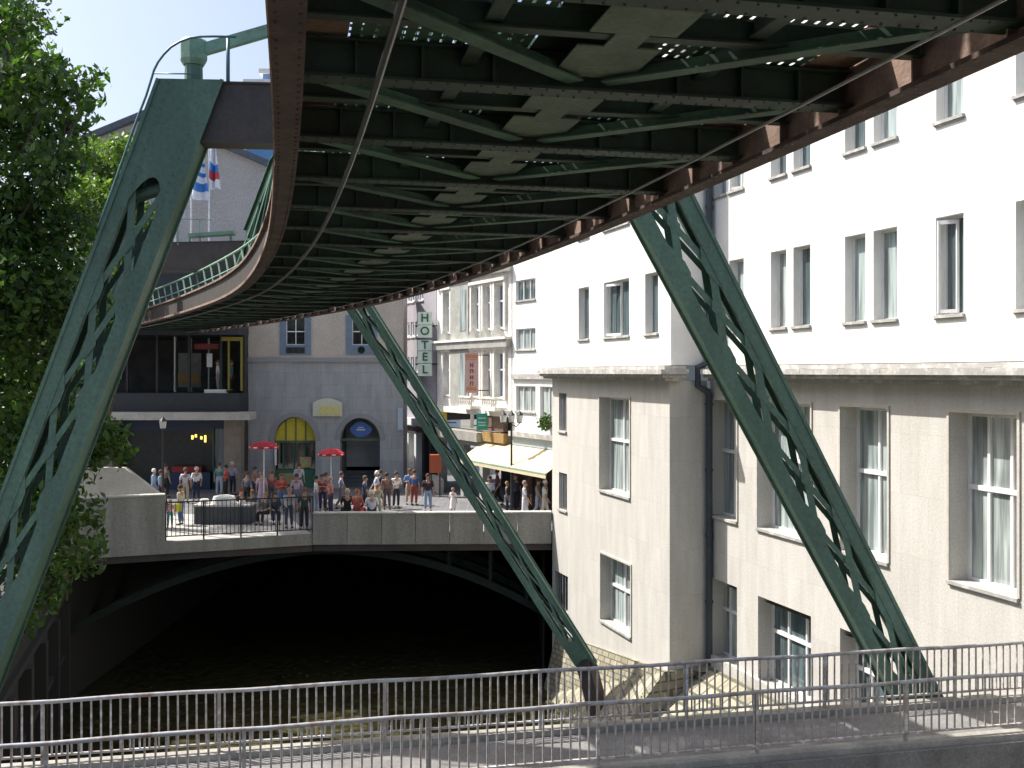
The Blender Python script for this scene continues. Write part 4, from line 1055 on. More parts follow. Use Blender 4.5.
m = MB(); m.fbox(FQ, oR, oL, -4, -3.9, GZ, zfl); m.build('shop_interior', mat('brown_interior', (.10,.075,.06), rough=.9, var=.4, scale=1), oh)
m = MB(); m.fbox(FQ, qs(487.5)+.0, oL+.0, .0, .6, qz(475,440), qz(475,431)); m.fbox(FQ, oR, oL, -.5, .0, qz(475,446), qz(475,431)); m.build('shop_balcony', CONC, oh)
m = MB(); m.fbox(FQ, qs(508), qs(490), .01, .25, qz(498,433)+.1, qz(498,414)); bx = m.build('brown_sign_box', mat('brown_panel', (.17,.11,.08)), oh)
m = MB(); m.fbox(FQ, qs(509.5), qs(488), .01, .32, qz(498,442), qz(498,432.5)); m.build('ochre_fascia', mat('ochre_board', (.35,.22,.08)), oh)
for x in (oL-.3, qs(462), qs(481)):
    m = MB(); m.fbox(FQ, x-.18, x+.18, -.4, .0, GZ, qz(475,446)-.003); m.build('shop_pier', ORG, oh)
# signs fixed across the pavement, facing the viewer
def board(px0, px1, py0, py1, D, mt_, name, label, cat='sign', th=.12):
    xa, xb = (px0-512)/F*D, (px1-512)/F*D; za, zb_ = (HY-py1)/F*D, (HY-py0)/F*D
    t = thing(name, label, cat, ((xa+xb)/2, D, za))
    m = MB(); m.box(xa, xb, D, D+th, za, zb_); m.build('panel', mt_, t)
    m = MB(); m.box(xb, xb+.5, D+.03, D+.07, zb_-.15, zb_-.1); m.box(xb, xb+.5, D+.03, D+.07, za+.1, za+.15); m.build('bracket', BLACKM, t)
    return t, (xa, xb, za, zb_)
t, (xa,xb,za,zb_) = board(476.5, 487.5, 413.5, 430, 50.6, plain('sea_green', (.03,.30,.23), .5), 'shop_sign', 'small sea green sign box above the shop balcony')
m = MB(); 
for z in (.25,.42,.68): m.box(xa+.08, xb-.08, 50.6-.012, 50.6-.003, za+(zb_-za)*z, za+(zb_-za)*(z+.07))
m.build('sign_marking', plain('sign_pale', (.5,.65,.6), .5), t)
t, _ = board(437.5, 447, 411.5, 425, 56.0, plain('bright_yellow', (.85,.58,.03), .5), 'shop_sign', 'bright yellow sign box behind the middle green leg')
t, _ = board(470.3, 474, 411, 428, 52.3, plain('off_white', (.7,.7,.66), .5), 'shop_sign', 'narrow off-white upright sign left of the sea green one')
t, (xa,xb,za,zb_) = board(465, 478.5, 352.5, 393, 51.4, plain('dusty_pink', (.55,.36,.34), .6), 'hanging_banner', 'pale pink upright banner with dark letters on the ornate house', 'banner', .08)
INKR = plain('dark_red_ink', (.20,.05,.06), .6); 
m = MB(); m.box(xa+.05, xb-.05, 51.39-.006, 51.396, zb_-.28, zb_-.10); m.box(xa+.05, xb-.05, 51.39-.006, 51.396, zb_-.36, zb_-.33); m.box(xa+.1, xb-.1, 51.39-.006, 51.396, za+.12, za+.3); m.build('stripe', plain('orange_ink', (.5,.22,.12), .6), t)
for k in range(4):   # four small stacked characters, too worn to read
    zc_ = zb_-.62-k*.30; xc = (xa+xb)/2; m = MB()
    m.box(xc-.09, xc-.04, 51.385, 51.396, zc_-.1, zc_+.1); m.box(xc+.03, xc+.08, 51.385, 51.396, zc_-.1, zc_+.1); m.box(xc-.039, xc+.029, 51.385, 51.396, zc_+(.05 if k%2 else -.02), zc_+(.09 if k%2 else .03)); m.build('letter', INKR, t)
# hotel
ht = thing('hotel_building', 'dark purple-grey hotel with white window sills at the end of the street', 'building', FQ.pt(qs(418),0,GZ))
hL, hR = qs(398), qs(436.5)
PUR = mat('purple_grey_render', (.36,.34,.38), rough=.9, var=.05)
hh = []
for ya, yb in ((322,338),(357,374),(287,303)):
    for k in range(4):
        p0 = 406.2+k*4.6; hh.append((qs(p0+3.4), qs(p0), qz(413,yb-1), qz(413,ya)))
wall(FQ, hR+.02, hL, qz(415,418), qz(415,270), hh, PUR, ht, depth=.15, name='wall', back=8)
for h in hh: window(FQ, h, ht, depth=.12, mull=0, fw=.12, gm=GLASSB, sill=True, sillm=WFRAME)
m = MB(); m.fbox(FQ, hR+.05, hL, .01, .25, qz(415,425), qz(415,418)); m.build('canopy', WFRAME, ht)
m = MB(); m.fbox(FQ, hR+.02, hL, -.6, -.5, GZ, qz(415,425)); m.build('shop_window', mat('pale_shopfront', (.55,.56,.55), rough=.5, var=.2, scale=2), ht)
for px in (408.5, 416, 424, 431):
    m = MB(); x = qs(px); m.fbox(FQ, x, x+.3, -.48, .0, GZ, qz(415,425)); m.build('shop_pier', WFRAME if px < 420 else BLACKM, ht)
m = MB(); m.fbox(FQ, hR+.3, hL-.5, .02, .06, qz(415,432), qz(415,427)); m.build('shop_fascia', plain('dark_shop_band', (.10,.07,.07), .6), ht)
HP = plain('pale_green_sign', (.66,.76,.68), .5); HT = plain('dark_green_letter', (.03,.12,.08), .5)
D5 = 57.2
t = thing('hotel_sign', 'tall pale green sign reading HOTEL downward in dark letters', 'sign', ((424.5-512)/F*D5, D5, (HY-377)/F*D5))
lets = 'HOTEL'; ys = [(311,327),(327.5,339),(340,352),(353,364),(365,377)]
ys = [(312,324.5),(325.2,337.5),(340,350.5),(351.2,363),(363.7,376)]
x0, x1 = (417.8-512)/F*D5, (432-512)/F*D5
for ch, (ya, yb) in zip(lets, ys):
    z0_, z1_ = (HY-yb)/F*D5, (HY-ya)/F*D5
    m = MB(); m.box(x0, x1, D5, D5+.22, z0_, z1_); pn = m.build('sign_panel', HP, t)
    put_text(ch, .62, ((x0+x1)/2, D5-.02, (z0_+z1_)/2), 0, HT, pn, 'letter')
for ya in (325.2, 363.5):
    m = MB()
    for k in range(3): m.box(x0-.16+k*.4, x0+.10+k*.4, D5+.23, D5+.27, (HY-ya-1.6)/F*D5, (HY-ya+.2)/F*D5)
    m.box(x1+.003, x1+.5, D5+.05, D5+.12, (HY-ya-1)/F*D5, (HY-ya)/F*D5)
    m.build('sign_fitting', BLACKM, t)
# light low wall and far street front
m = MB(); a_ = Vector((-5.6,64)); b_ = Vector((-3.6,55.5)); seg(m, b_, a_, .3, GZ, GZ+.75); tag(m.build('low_wall', CONC_L, origin=(-4.6,60,GZ)), 'low pale wall sloping beside the street in front of the hotel', 'wall')
t = thing('kiosk_box', 'orange-red box-shaped stand on the street behind the middle green leg', 'stand', ((435.5-512)/F*54, 54, GZ))
xa, xb = (429.5-512)/F*54, (441-512)/F*54; m = MB(); m.box(xa, xb, 54, 54.5, (HY-473)/F*54, (HY-455)/F*54); m.build('panel', plain('orange_red', (.45,.10,.04), .5), t)
m = MB(); 
for x in (xa+.05, xb-.1): m.box(x, x+.05, 54.1, 54.4, GZ, (HY-473)/F*54)
m.build('leg', BLACKM, t)
fs = thing('far_street_house', 'bright far-off house front closing the end of the street', 'building', (-9,86,GZ))
FE = Frame((-5.0, 84.0), (-1,.1)); FE.n = Vector((-.1,-1,0)).normalized()
hh = [(1+2.2*k, 2.1+2.2*k, GZ+1+3.2*j, GZ+2.8+3.2*j) for k in range(4) for j in range(5)]
wall(FE, 0, 10, GZ, 11, hh, STUCCO2, fs, depth=.2, back=6)
for h in hh: window(FE, h, fs, depth=.18, mull=1, gm=GLASSB)

# ------------------------------------------------------------------ street furniture
def lamp(px, D, ztop_py, label, heads):
    x = (px-512)/F*D; zt_ = (HY-ztop_py)/F*D
    t = thing('street_lamp', label, 'street lamp', (x,D,GZ), 'street lamps on the square')
    m = MB(); m.tube([(x,D,GZ),(x,D,GZ+.9),(x,D,zt_-.5)], [.09,.06,.04], 8); m.build('pole', BLACKM, t)
    for dx in heads:
        m = MB()
        if dx: m.tube([(x,D,zt_-.55),(x+dx*.6,D,zt_-.65),(x+dx,D,zt_-.5)], .022, 6)
        m.lathe((x+dx,D,zt_-.5), [(.001,.0),(.05,.0),(.13,.05)], 8); m.lathe((x+dx,D,zt_-.5), [(.17,.36),(.10,.45),(.02,.55),(.001,.6)], 8); hd = m.build('lantern', BLACKM, t)
        m = MB(); m.lathe((x+dx,D,zt_-.5), [(.12,.05),(.16,.35)], 8); m.build('lantern_glass', plain('milky_glass', (.55,.57,.55), .3), hd)
lamp(511.5, 46.5, 412, 'black lamp post with several lanterns in front of the cream awning', (-.36, .36, 0))
lamp(163, 46, 418, 'single-headed lamp post at left in front of the blue shop fascia', (0,))
RED = plain('parasol_red', (.45,.012,.03), .7)
for px, py, D, w, lab in ((264,441,49,30,'red parasol in front of the yellow fanlight arch, left one of two'),(331,448,47,27,'red parasol between the two arches, right one of two')):
    x = (px-512)/F*D; z = (HY-py)/F*D; r_ = w/2/F*D
    t = thing('parasol', lab, 'parasol', (x,D,GZ), 'red parasols on the square')
    m = MB(); m.tube([(x,D,GZ),(x,D,z)], .022, 6); m.build('pole', POLE, t)
    m = MB(); n = 8; top = (x,D,z+.02); ring = [(x+r_*math.cos(2*math.pi*k/n), D+r_*math.sin(2*math.pi*k/n), z-.22) for k in range(n)]
    mid_ = [(x+r_*.6*math.cos(2*math.pi*k/n), D+r_*.6*math.sin(2*math.pi*k/n), z-.07) for k in range(n)]
    for k in range(n):
        j = (k+1)%n; m.poly([top, mid_[k], mid_[j]]); m.poly([mid_[k], ring[k], ring[j], mid_[j]])
        m.poly([ring[k], (ring[k][0],ring[k][1],ring[k][2]-.12), (ring[j][0],ring[j][1],ring[j][2]-.12), ring[j]])
    m.build('canopy', RED, t)
    m = MB()
    for k in range(0,n): 
        j=(k+1)%n; a_ = Vector(ring[k]).lerp(Vector(ring[j]),.3)+Vector((0,0,-.03)); b_ = Vector(ring[k]).lerp(Vector(ring[j]),.7)+Vector((0,0,-.03)); o_ = (a_-Vector((x,D,a_.z))).normalized()*.012
        m.poly([a_+o_, b_+o_, b_+o_+Vector((0,0,-.05)), a_+o_+Vector((0,0,-.05))])
    m.build('valance_marking', WFRAME, t)
# dark block with pale basin
t = thing('stone_block_bench', 'dark grey rectangular block with pale objects on top, behind the iron railing', 'stone block', (-12.2,44.2,GZ))
xa, xb = (194-512)/F*44.2, (250-512)/F*44.2
m = MB(); m.box(xa, xb, 44.2, 45.3, GZ, GZ+.75); m.build('block', mat('dark_grey_stone', (.075,.085,.095), rough=.7, var=.1), t)
m = MB(); m.box(xa-.05, xb+.05, 44.15, 45.35, GZ+.752, GZ+.82); m.build('top_slab', CONC_L, t)
m = MB(); m.lathe((xa+1.1,44.8,GZ+.82), [(.001,0),(.55,0),(.45,.3),(.2,.36),(.001,.36)], 12); m.lathe((xa+.3,44.7,GZ+.82), [(.001,0),(.25,0),(.16,.2),(.001,.22)], 10); m.lathe((xa+1.9,44.7,GZ+.82), [(.001,0),(.2,0),(.12,.18),(.001,.2)], 10); m.build('pale_cover', mat('pale_plastic', (.72,.72,.70), rough=.5), t)
# pale steps / kerb stripe
m = MB(); m.poly([(-10.6,43.6,GZ+.012),(-9.2,42.3,GZ+.012),(-8.9,42.5,GZ+.012),(-10.2,43.9,GZ+.012)]); struct(m.build('pavement', CONC_L))

# ------------------------------------------------------------------ people
def skin_mesh(name, verts, edges, rad, sub=1, root=0):
    me = bpy.data.meshes.new(name); me.from_pydata(verts, edges, [])
    ob = bpy.data.objects.new(name, me); C.objects.link(ob)
    sk = ob.modifiers.new('s', 'SKIN'); sk.use_smooth_shade = True
    for i, v in enumerate(me.skin_vertices[0].data):
        r_ = rad[i]; v.radius = r_ if isinstance(r_, tuple) else (r_, r_); v.use_root = (i == root)
    sb_ = ob.modifiers.new('d', 'SUBSURF'); sb_.levels = sub; sb_.render_levels = sub
    dg = bpy.context.evaluated_depsgraph_get(); out = bpy.data.meshes.new_from_object(ob.evaluated_get(dg))
    bpy.data.objects.remove(ob); out.name = name
    out.polygons.foreach_set('use_smooth', [True]*len(out.polygons)); out.materials.clear(); out.materials.append(None)
    return out
def pose(kind):
    J = {}
    sit = kind == 'sit'; hz = .52 if sit else .93
    J['pelvis'] = (0,0,hz); J['waist'] = (0,-.01,hz+.13); J['chest'] = (0,.0,hz+.36); J['neck'] = (0,-.01,hz+.54); J['jaw'] = (0,-.035,hz+.61); J['head'] = (0,-.02,hz+.70); J['crown'] = (0,.0,hz+.78)
    J['nose'] = (0,-.135,hz+.665)
    if kind == 'lean':
        for k in ('chest','neck','jaw','head','crown','nose'): x,y,z = J[k]; J[k] = (x,y-.16-(z-hz-.3)*.4,z-.05)
    for s, n in ((-1,'L'),(1,'R')):
        cx, cy, cz = J['chest']
        J['sh'+n] = (s*.19,cy,cz+.10)
        if kind in ('walk',): el = (s*.25, s*.12, cz-.20); wr = (s*.24, s*.12-.14, cz-.42)
        elif kind == 'arms': el = (s*.27,-.02,cz-.18); wr = (s*.08,-.24,cz-.12)
        elif kind == 'phone': el = (s*.26,-.05,cz-.18); wr = ((s*.12,-.20,cz+.12) if s > 0 else (s*.24,-.06,cz-.43))
        elif kind == 'sit': el = (s*.25,-.06,cz-.20); wr = (s*.14,-.32,cz-.26)
        elif kind == 'lean': el = (s*.24,cy-.14,cz-.16); wr = (s*.18,cy-.30,cz-.26)
        else: el = (s*.25,.02,cz-.20); wr = (s*.26,-.05,cz-.43)
        J['el'+n] = el; J['wr'+n] = wr
        d = (Vector(wr)-Vector(el)).normalized(); J['ha'+n] = tuple(Vector(wr)+d*.09); J['fi'+n] = tuple(Vector(wr)+d*.17+Vector((0,-.02,0))); J['th'+n] = tuple(Vector(wr)+d*.08+Vector((-s*.05,-.02,0)))
        J['hip'+n] = (s*.10,0,hz-.04)
        if sit: J['kn'+n] = (s*.13,-.44,.50); J['an'+n] = (s*.12,-.46,.09); J['to'+n] = (s*.13,-.62,.035)
        elif kind == 'walk': J['kn'+n] = (s*.10,-.10 if s>0 else .02,.49); J['an'+n] = (s*.10,-.26 if s>0 else .26,.10 if s>0 else .14); J['to'+n] = (s*.10,-.42 if s>0 else .12,.035)
        else: J['kn'+n] = (s*.11,-.02,.49); J['an'+n] = (s*.12,.02,.09); J['to'+n] = (s*.14,-.14,.035)
    return J
def chain(J, names, edges, rad):
    idx = {n:i for i,n in enumerate(names)}
    return [J[n] for n in names], [(idx[a],idx[b]) for a,b in edges], [rad[n] for n in names]
KIT = {}
def kit(kind):
    if kind in KIT: return KIT[kind]
    J = pose(kind)
    n = ['pelvis','waist','chest','neck','jaw','head','crown','nose']; e = [('pelvis','waist'),('waist','chest'),('chest','neck'),('neck','jaw'),('jaw','head'),('head','crown'),('jaw','nose')]
    r = dict(pelvis=(.135,.10),waist=(.12,.085),chest=(.16,.10),neck=.052,jaw=(.065,.075),head=(.082,.098),crown=(.06,.07),nose=.012)
    for s in 'LR':
        n += [x+s for x in ('sh','el','wr','ha','fi','th','hip','kn','an','to')]
        e += [('chest','sh'+s),('sh'+s,'el'+s),('el'+s,'wr'+s),('wr'+s,'ha'+s),('ha'+s,'fi'+s),('wr'+s,'th'+s),('pelvis','hip'+s),('hip'+s,'kn'+s),('kn'+s,'an'+s),('an'+s,'to'+s)]
        r.update({'sh'+s:.055,'el'+s:.042,'wr'+s:.028,'ha'+s:(.038,.022),'fi'+s:(.026,.014),'th'+s:.012,'hip'+s:.088,'kn'+s:.058,'an'+s:.038,'to'+s:(.042,.028)})
    v, ed, rr = chain(J, n, e, r); body = skin_mesh('body', v, ed, rr)
    # shirt
    n = ['pelvis','waist','chest']; e = [('pelvis','waist'),('waist','chest')]; r = dict(pelvis=(.15,.118),waist=(.145,.108),chest=(.172,.118))
    J2 = dict(J); J2['pelvis'] = tuple(Vector(J['pelvis'])+Vector((0,0,-.06))); nb = Vector(J['neck']); J2['col'] = tuple(Vector(J['chest']).lerp(nb,.62)); n.append('col'); e.append(('chest','col')); r['col'] = .075
    for s in 'LR':
        J2['sl'+s] = tuple(Vector(J['sh'+s]).lerp(Vector(J['el'+s]),.92)); n += ['sh'+s,'sl'+s]; e += [('chest','sh'+s),('sh'+s,'sl'+s)]; r['sh'+s] = .07; r['sl'+s] = .06
    v, ed, rr = chain(J2, n, e, r); shirt = skin_mesh('shirt', v, ed, rr)
    n = ['waist','pelvis']; J2['pelvis'] = J['pelvis']; J2['waist'] = tuple(Vector(J['pelvis'])+Vector((0,0,.18))); e = [('waist','pelvis')]; r = dict(pelvis=(.145,.112),waist=(.135,.10))
    for s in 'LR':
        J2['cu'+s] = tuple(Vector(J['kn'+s]).lerp(Vector(J['an'+s]),.92)); n += ['hip'+s,'kn'+s,'cu'+s]; e += [('pelvis','hip'+s),('hip'+s,'kn'+s),('kn'+s,'cu'+s)]; r.update({'hip'+s:.10,'kn'+s:.076,'cu'+s:.062})
    v, ed, rr = chain(J2, n, e, r); tro = skin_mesh('trousers', v, ed, rr)
    hm = MB(); hx, hy, hzz = J['head']; 
    n_ = 10
    for k in range(5):
        pass
    prof = [(.001,.135),(.06,.122),(.095,.08),(.108,.03),(.104,-.03)]
    hm.lathe((hx,hy+.022,hzz), [(a,b) for a,b in prof[::-1]], 12)
    hm2 = bpy.data.meshes.new('hair'); hm2.from_pydata(hm.v, [], hm.f); hm2.polygons.foreach_set('use_smooth', [True]*len(hm2.polygons)); hm2.materials.append(None)
    sh = MB()
    for s in 'LR':
        a = Vector(J['an'+s]); t_ = Vector(J['to'+s]); sh.sphere(((a.x+t_.x)/2,(a.y+t_.y)/2,min(a.z,t_.z)-.0+.01), .1, (.52,1.25,.45), 8, 5)
    sm = bpy.data.meshes.new('shoes'); sm.from_pydata(sh.v, [], sh.f); sm.polygons.foreach_set('use_smooth', [True]*len(sm.polygons)); sm.materials.append(None)
    dr = MB(); hp = Vector(J['pelvis']); dr.lathe((hp.x,hp.y,0), [(.13,hp.z+.18),(.165,hp.z),(.2,hp.z-.3),(.23,.42)], 14)
    dm = bpy.data.meshes.new('skirt'); dm.from_pydata(dr.v, [], dr.f); dm.polygons.foreach_set('use_smooth', [True]*len(dm.polygons)); dm.materials.append(None)
    KIT[kind] = dict(body=body, shirt=shirt, trousers=tro, hair=hm2, shoes=sm, skirt=dm); return KIT[kind]
def cmat(c): 
    nm = 'cloth_%02x%02x%02x' % tuple(int(x*255) for x in c); return plain('fabric_'+nm[6:], c, .85)
SKINS = [plain('skin_tone_a', (.48,.29,.20), .6), plain('skin_tone_b', (.36,.21,.14), .6)]
pn = 0
def person(px, py_head, kindp, shirt, legs, label, hair=(.08,.05,.03), face=0, h=1.72, D=None, extra=None, dress=False, floor=GZ, bag=None):
    global pn
    top = floor+h*(1.0 if kindp != 'sit' else .76)
    if D is None: D = -top*F/(py_head-HY)
    x = (px-512)/F*D; sc = h/1.73
    K = kit(kindp)
    t = thing('person', label, 'person', (x,D,floor), 'people on the square by the bridge')
    t.rotation_euler = (0,0,R(face)); t.scale = (sc,sc,sc)
    def add(nm, key, mt_):
        o = bpy.data.objects.new(nm, K[key]); C.objects.link(o); o.parent = t; o.material_slots[0].link = 'OBJECT'; o.material_slots[0].material = mt_; return o
    t.rotation_euler = (R(random.uniform(-1.5,1.5)), R(random.uniform(-1.5,1.5)), R(face)); add('body','body', SKINS[pn%2]); add('shirt' if not dress else 'dress_top','shirt', cmat(shirt))
    if dress: add('skirt','skirt', cmat(legs))
    else: add('trousers','trousers', cmat(legs))
    add('hair','hair', cmat(hair)); add('shoes','shoes', cmat((.05,.045,.04)))
    if bag:
        m = MB(); m.box(.2,.32,-.14,.14,.62,.95); m.bar((.26,0,.95),(.12,0,1.45),.03,.01)
        o = m.build('bag', cmat(bag)); o.parent = t
    pn += 1; return t
WH=(.75,.75,.76); LB=(.32,.47,.65); NV=(.02,.03,.07); JN=(.10,.17,.30); BK=(.018,.018,.02); KH=(.50,.42,.30); RD=(.50,.06,.05); LV=(.42,.36,.5); TE=(.05,.25,.27); GRY=(.2,.2,.21)
person(153,469,'walk',LB,(.16,.30,.45),'person in light blue shirt and pale cap walking by the sloping wall',(.7,.7,.7),90)
person(161,470,'walk',(.25,.35,.5),NV,'person in dusty blue top and dark trousers just right of the pale-capped walker',face=80)
person(166,464,'stand',(.20,.15,.14),BK,'person in brown-grey top standing in the shade by the left lamp post',face=150)
person(185,468,'stand',(.55,.53,.62),KH,'person in pale lilac shirt and beige trousers seen before the dark shopfront',(.12,.1,.08),180)
person(196,467,'walk',WH,NV,'person in white shirt and navy trousers beside the dark shopfront',(.6,.6,.58),200)
person(181,485,'stand',(.55,.50,.40),JN,'person in cream jacket and jeans by the far railing, left of the stone block',(.06,.04,.03),-100,h=1.68,bag=(.65,.62,.05))
person(170,500,'stand',(.6,.3,.32),TE,'small child in pink top and teal trousers behind the far railing',(.3,.2,.1),200,h=1.15)
person(226,465,'arms',RD,BK,'person in red top and black trousers near the navy counter',(.05,.03,.03),-60)
person(219,463,'stand',TE,(.4,.45,.55),'person in teal top standing left of the red-topped one',face=180)
person(233,462,'stand',(.3,.33,.45),NV,'person in grey-blue top behind the red-topped one',(.5,.45,.4),160)
person(241,481,'sit',BK,(.03,.03,.04),'seated person in black behind the stone block, left one',(.22,.06,.04),40,D=45.8)
person(252,486,'sit',(.07,.08,.09),BK,'seated person in charcoal with pale sleeves behind the stone block, right one',(.12,.07,.04),-30,D=45.4)
person(262,472,'stand',(.48,.36,.48),(.42,.33,.45),'person in a lilac dress under the left parasol',(.3,.2,.16),180,dress=True)
person(281,474,'arms',RD,JN,'person in red top and jeans in front of the yellow arch',(.25,.08,.05),30)
person(299,465,'stand',(.45,.52,.6),GRY,'person in pale grey shirt at the shop counter under the yellow arch',face=180,D=54)
person(297,473,'walk',(.55,.42,.52),(.2,.18,.25),'person with pink-lilac top in front of the counter',(.05,.04,.06),170,D=48.5)
person(289,489,'lean',(.35,.45,.58),(.05,.08,.12),'person in light blue shirt leaning by the railing',(.35,.2,.15),20,D=43.2)
person(304,488,'stand',(.045,.055,.06),(.02,.022,.025),'person in dark shirt and trousers at the railing end by the parapet',(.18,.08,.05),190,D=42.6)
person(247,470,'stand',(.12,.13,.2),BK,'person in dark blue-grey clothes standing behind the two seated in black',(.1,.07,.05),160,D=49.5)
person(255,466,'walk',(.25,.14,.12),NV,'person in dull brown-red top in the shade left of the lilac dress',(.05,.04,.04),70,D=52)
person(271,476,'stand',(.3,.1,.1),(.1,.1,.12),'person in maroon top between the lilac dress and the red top with jeans',(.2,.1,.06),190,D=50)
person(275,489,'sit',(.04,.07,.12),NV,'seated person in navy left of the one leaning by the railing',(.1,.06,.04),20,D=44.6)
person(266,490,'sit',(.12,.12,.13),BK,'seated person in dark grey at the right end of the stone block',(.3,.2,.12),-20,D=44.4)
person(323,481,'arms',(.25,.05,.05),NV,'person in dark red top partly behind the white top and jeans',(.08,.05,.04),10,D=48.3)
person(364,478,'walk',(.05,.08,.16),BK,'person in dark blue passing behind the seated row, left of the pale blue shirt',(.12,.08,.05),90,D=47.5)
person(387,478,'stand',(.22,.12,.1),(.1,.08,.08),'person in brown standing between the navy top and the lone white shirt',(.05,.04,.03),190,D=49)
person(498,476,'walk',(.12,.04,.06),BK,'person in dark red deep in the terrace, left of the lamp post',(.06,.04,.03),-90,D=50.5)
person(516,478,'stand',(.05,.07,.13),NV,'person in navy clothes between the lamp post and the walker in white',(.1,.06,.04),30,D=48.6)
person(316,476,'stand',WH,(.22,.32,.46),'person in white top and blue jeans right of the dark-clothed one',(.04,.03,.03),100)
person(331,477,'phone',(.62,.25,.22),(.05,.04,.08),'person in red and white top below the right parasol',(.45,.3,.2),-60)
person(325,478,'stand',(.06,.12,.3),(.3,.04,.05),'person in blue top and red trousers just left of the right parasol pole',face=90,D=49)
person(341,472,'walk',(.36,.38,.52),(.16,.16,.18),'person in lavender shirt and grey trousers right of the right parasol',(.1,.08,.07),100)
person(347,492,'sit',BK,BK,'seated person in black behind the parapet, right of the lavender shirt',(.5,.4,.25),200,D=43.6,floor=GZ+.25)
person(357,493,'sit',(.48,.10,.08),(.3,.05,.05),'seated person in red behind the parapet',(.35,.1,.05),160,D=43.4,floor=GZ+.25)
person(376,471,'walk',(.55,.65,.78),KH,'person in white and pale blue shirt walking before the dark arch',(.7,.7,.68),-80)
person(381,470,'walk',(.03,.05,.10),(.28,.18,.13),'person in navy top walking close behind the pale blue shirt',face=-80,D=50.3)
person(372,487,'sit',(.66,.66,.74),NV,'person in white shirt sitting on the parapet with back turned',(.6,.58,.52),190,D=42.7,floor=GZ+.30)
person(378,485,'stand',(.40,.42,.30),(.38,.40,.28),'person in olive clothes behind the sitting white shirt',(.25,.18,.12),190,D=45.0,h=1.62)
person(396,472,'arms',WH,(.03,.035,.04),'person in white shirt and black trousers standing alone on the square',(.06,.04,.03),30)
person(409,469,'arms',(.14,.27,.52),KH,'person in blue striped top and khaki trousers right of the white-shirted one',(.12,.06,.04),20)
person(414,472,'stand',(.05,.12,.28),(.3,.06,.04),'person half hidden behind the khaki-trousered one',face=160,D=50.5)
person(428,474,'stand',(.03,.02,.03),(.22,.32,.45),'person in black top and pale blue shorts on the street',(.06,.03,.03),10)
person(453,488,'stand',(.72,.66,.66),(.75,.72,.72),'child in white dress by the light parapet, left of the middle green leg',(.35,.2,.12),150,h=1.2,dress=True)
person(489,476,'arms',(.30,.38,.48),NV,'person in grey-blue shirt and dark skirt at the terrace edge, left of the lamp',(.03,.02,.02),-30)
person(484,470,'stand',(.10,.05,.06),BK,'person in dark clothes deep under the awning',face=60,D=53)
person(507,484,'stand',(.03,.04,.06),NV,'person in navy with pale bag directly behind the lamp post',(.3,.2,.12),90,D=47.2,h=1.5,bag=WH)
person(524,481,'walk',(.62,.66,.74),(.70,.68,.74),'person in white with blue jacket walking under the awning',(.3,.2,.16),80,bag=(.7,.7,.7))
person(544,480,'walk',WH,(.66,.60,.50),'person in white shirt and cream trousers walking at the edge of the office block',(.68,.68,.66),70)
person(538,480,'walk',(.30,.28,.28),(.35,.40,.5),'person in grey waistcoat just left of the cream trousers',(.05,.03,.03),70,D=46.3)
person(531,494,'stand',(.45,.25,.2),BK,'small child in brown between the two white-clothed walkers',(.3,.18,.12),90,h=.9)
person(218,372,'stand',WH,(.3,.3,.32),'person in white behind the glass of the upper floor',(.1,.08,.06),-80,floor=sz(392),D=57.6)
person(231,372,'stand',(.08,.2,.26),BK,'person in teal behind the yellow-framed upper window',(.1,.08,.06),90,floor=sz(392),D=57.8)

# ------------------------------------------------------------------ trees
def leafmat(name, c1, c2):
    m = bpy.data.materials.new(name); m.use_nodes = True; N = m.node_tree.nodes; L = m.node_tree.links; b = N['Principled BSDF']
    b.inputs['Roughness'].default_value = .45
    g = N.new('ShaderNodeNewGeometry'); r = N.new('ShaderNodeValToRGB'); r.color_ramp.elements[0].color = (*c1,1); r.color_ramp.elements[1].color = (*c2,1)
    L.new(g.outputs['Random Per Island'], r.inputs[0]); L.new(r.outputs[0], b.inputs['Base Color'])
    tb = N.new('ShaderNodeBsdfTranslucent'); mx = N.new('ShaderNodeMixShader'); mx.inputs[0].default_value = .34
    gm_ = N.new('ShaderNodeMix'); gm_.data_type='RGBA'; gm_.blend_type='MULTIPLY'; gm_.inputs[0].default_value=1; gm_.inputs[7].default_value=(1.6,1.9,.7,1); L.new(r.outputs[0], gm_.inputs[6]); L.new(gm_.outputs[2], tb.inputs['Color'])
    L.new(b.outputs[0], mx.inputs[1]); L.new(tb.outputs[0], mx.inputs[2]); L.new(mx.outputs[0], N['Material Output'].inputs[0]); return m
LEAF = leafmat('tree_leaves', (.022,.05,.015), (.10,.18,.035)); LEAF2 = leafmat('bright_leaves', (.06,.11,.02), (.16,.24,.05))
BARK = mat('bark', (.11,.09,.07), rough=.95, var=.3, scale=4, bump=.8)
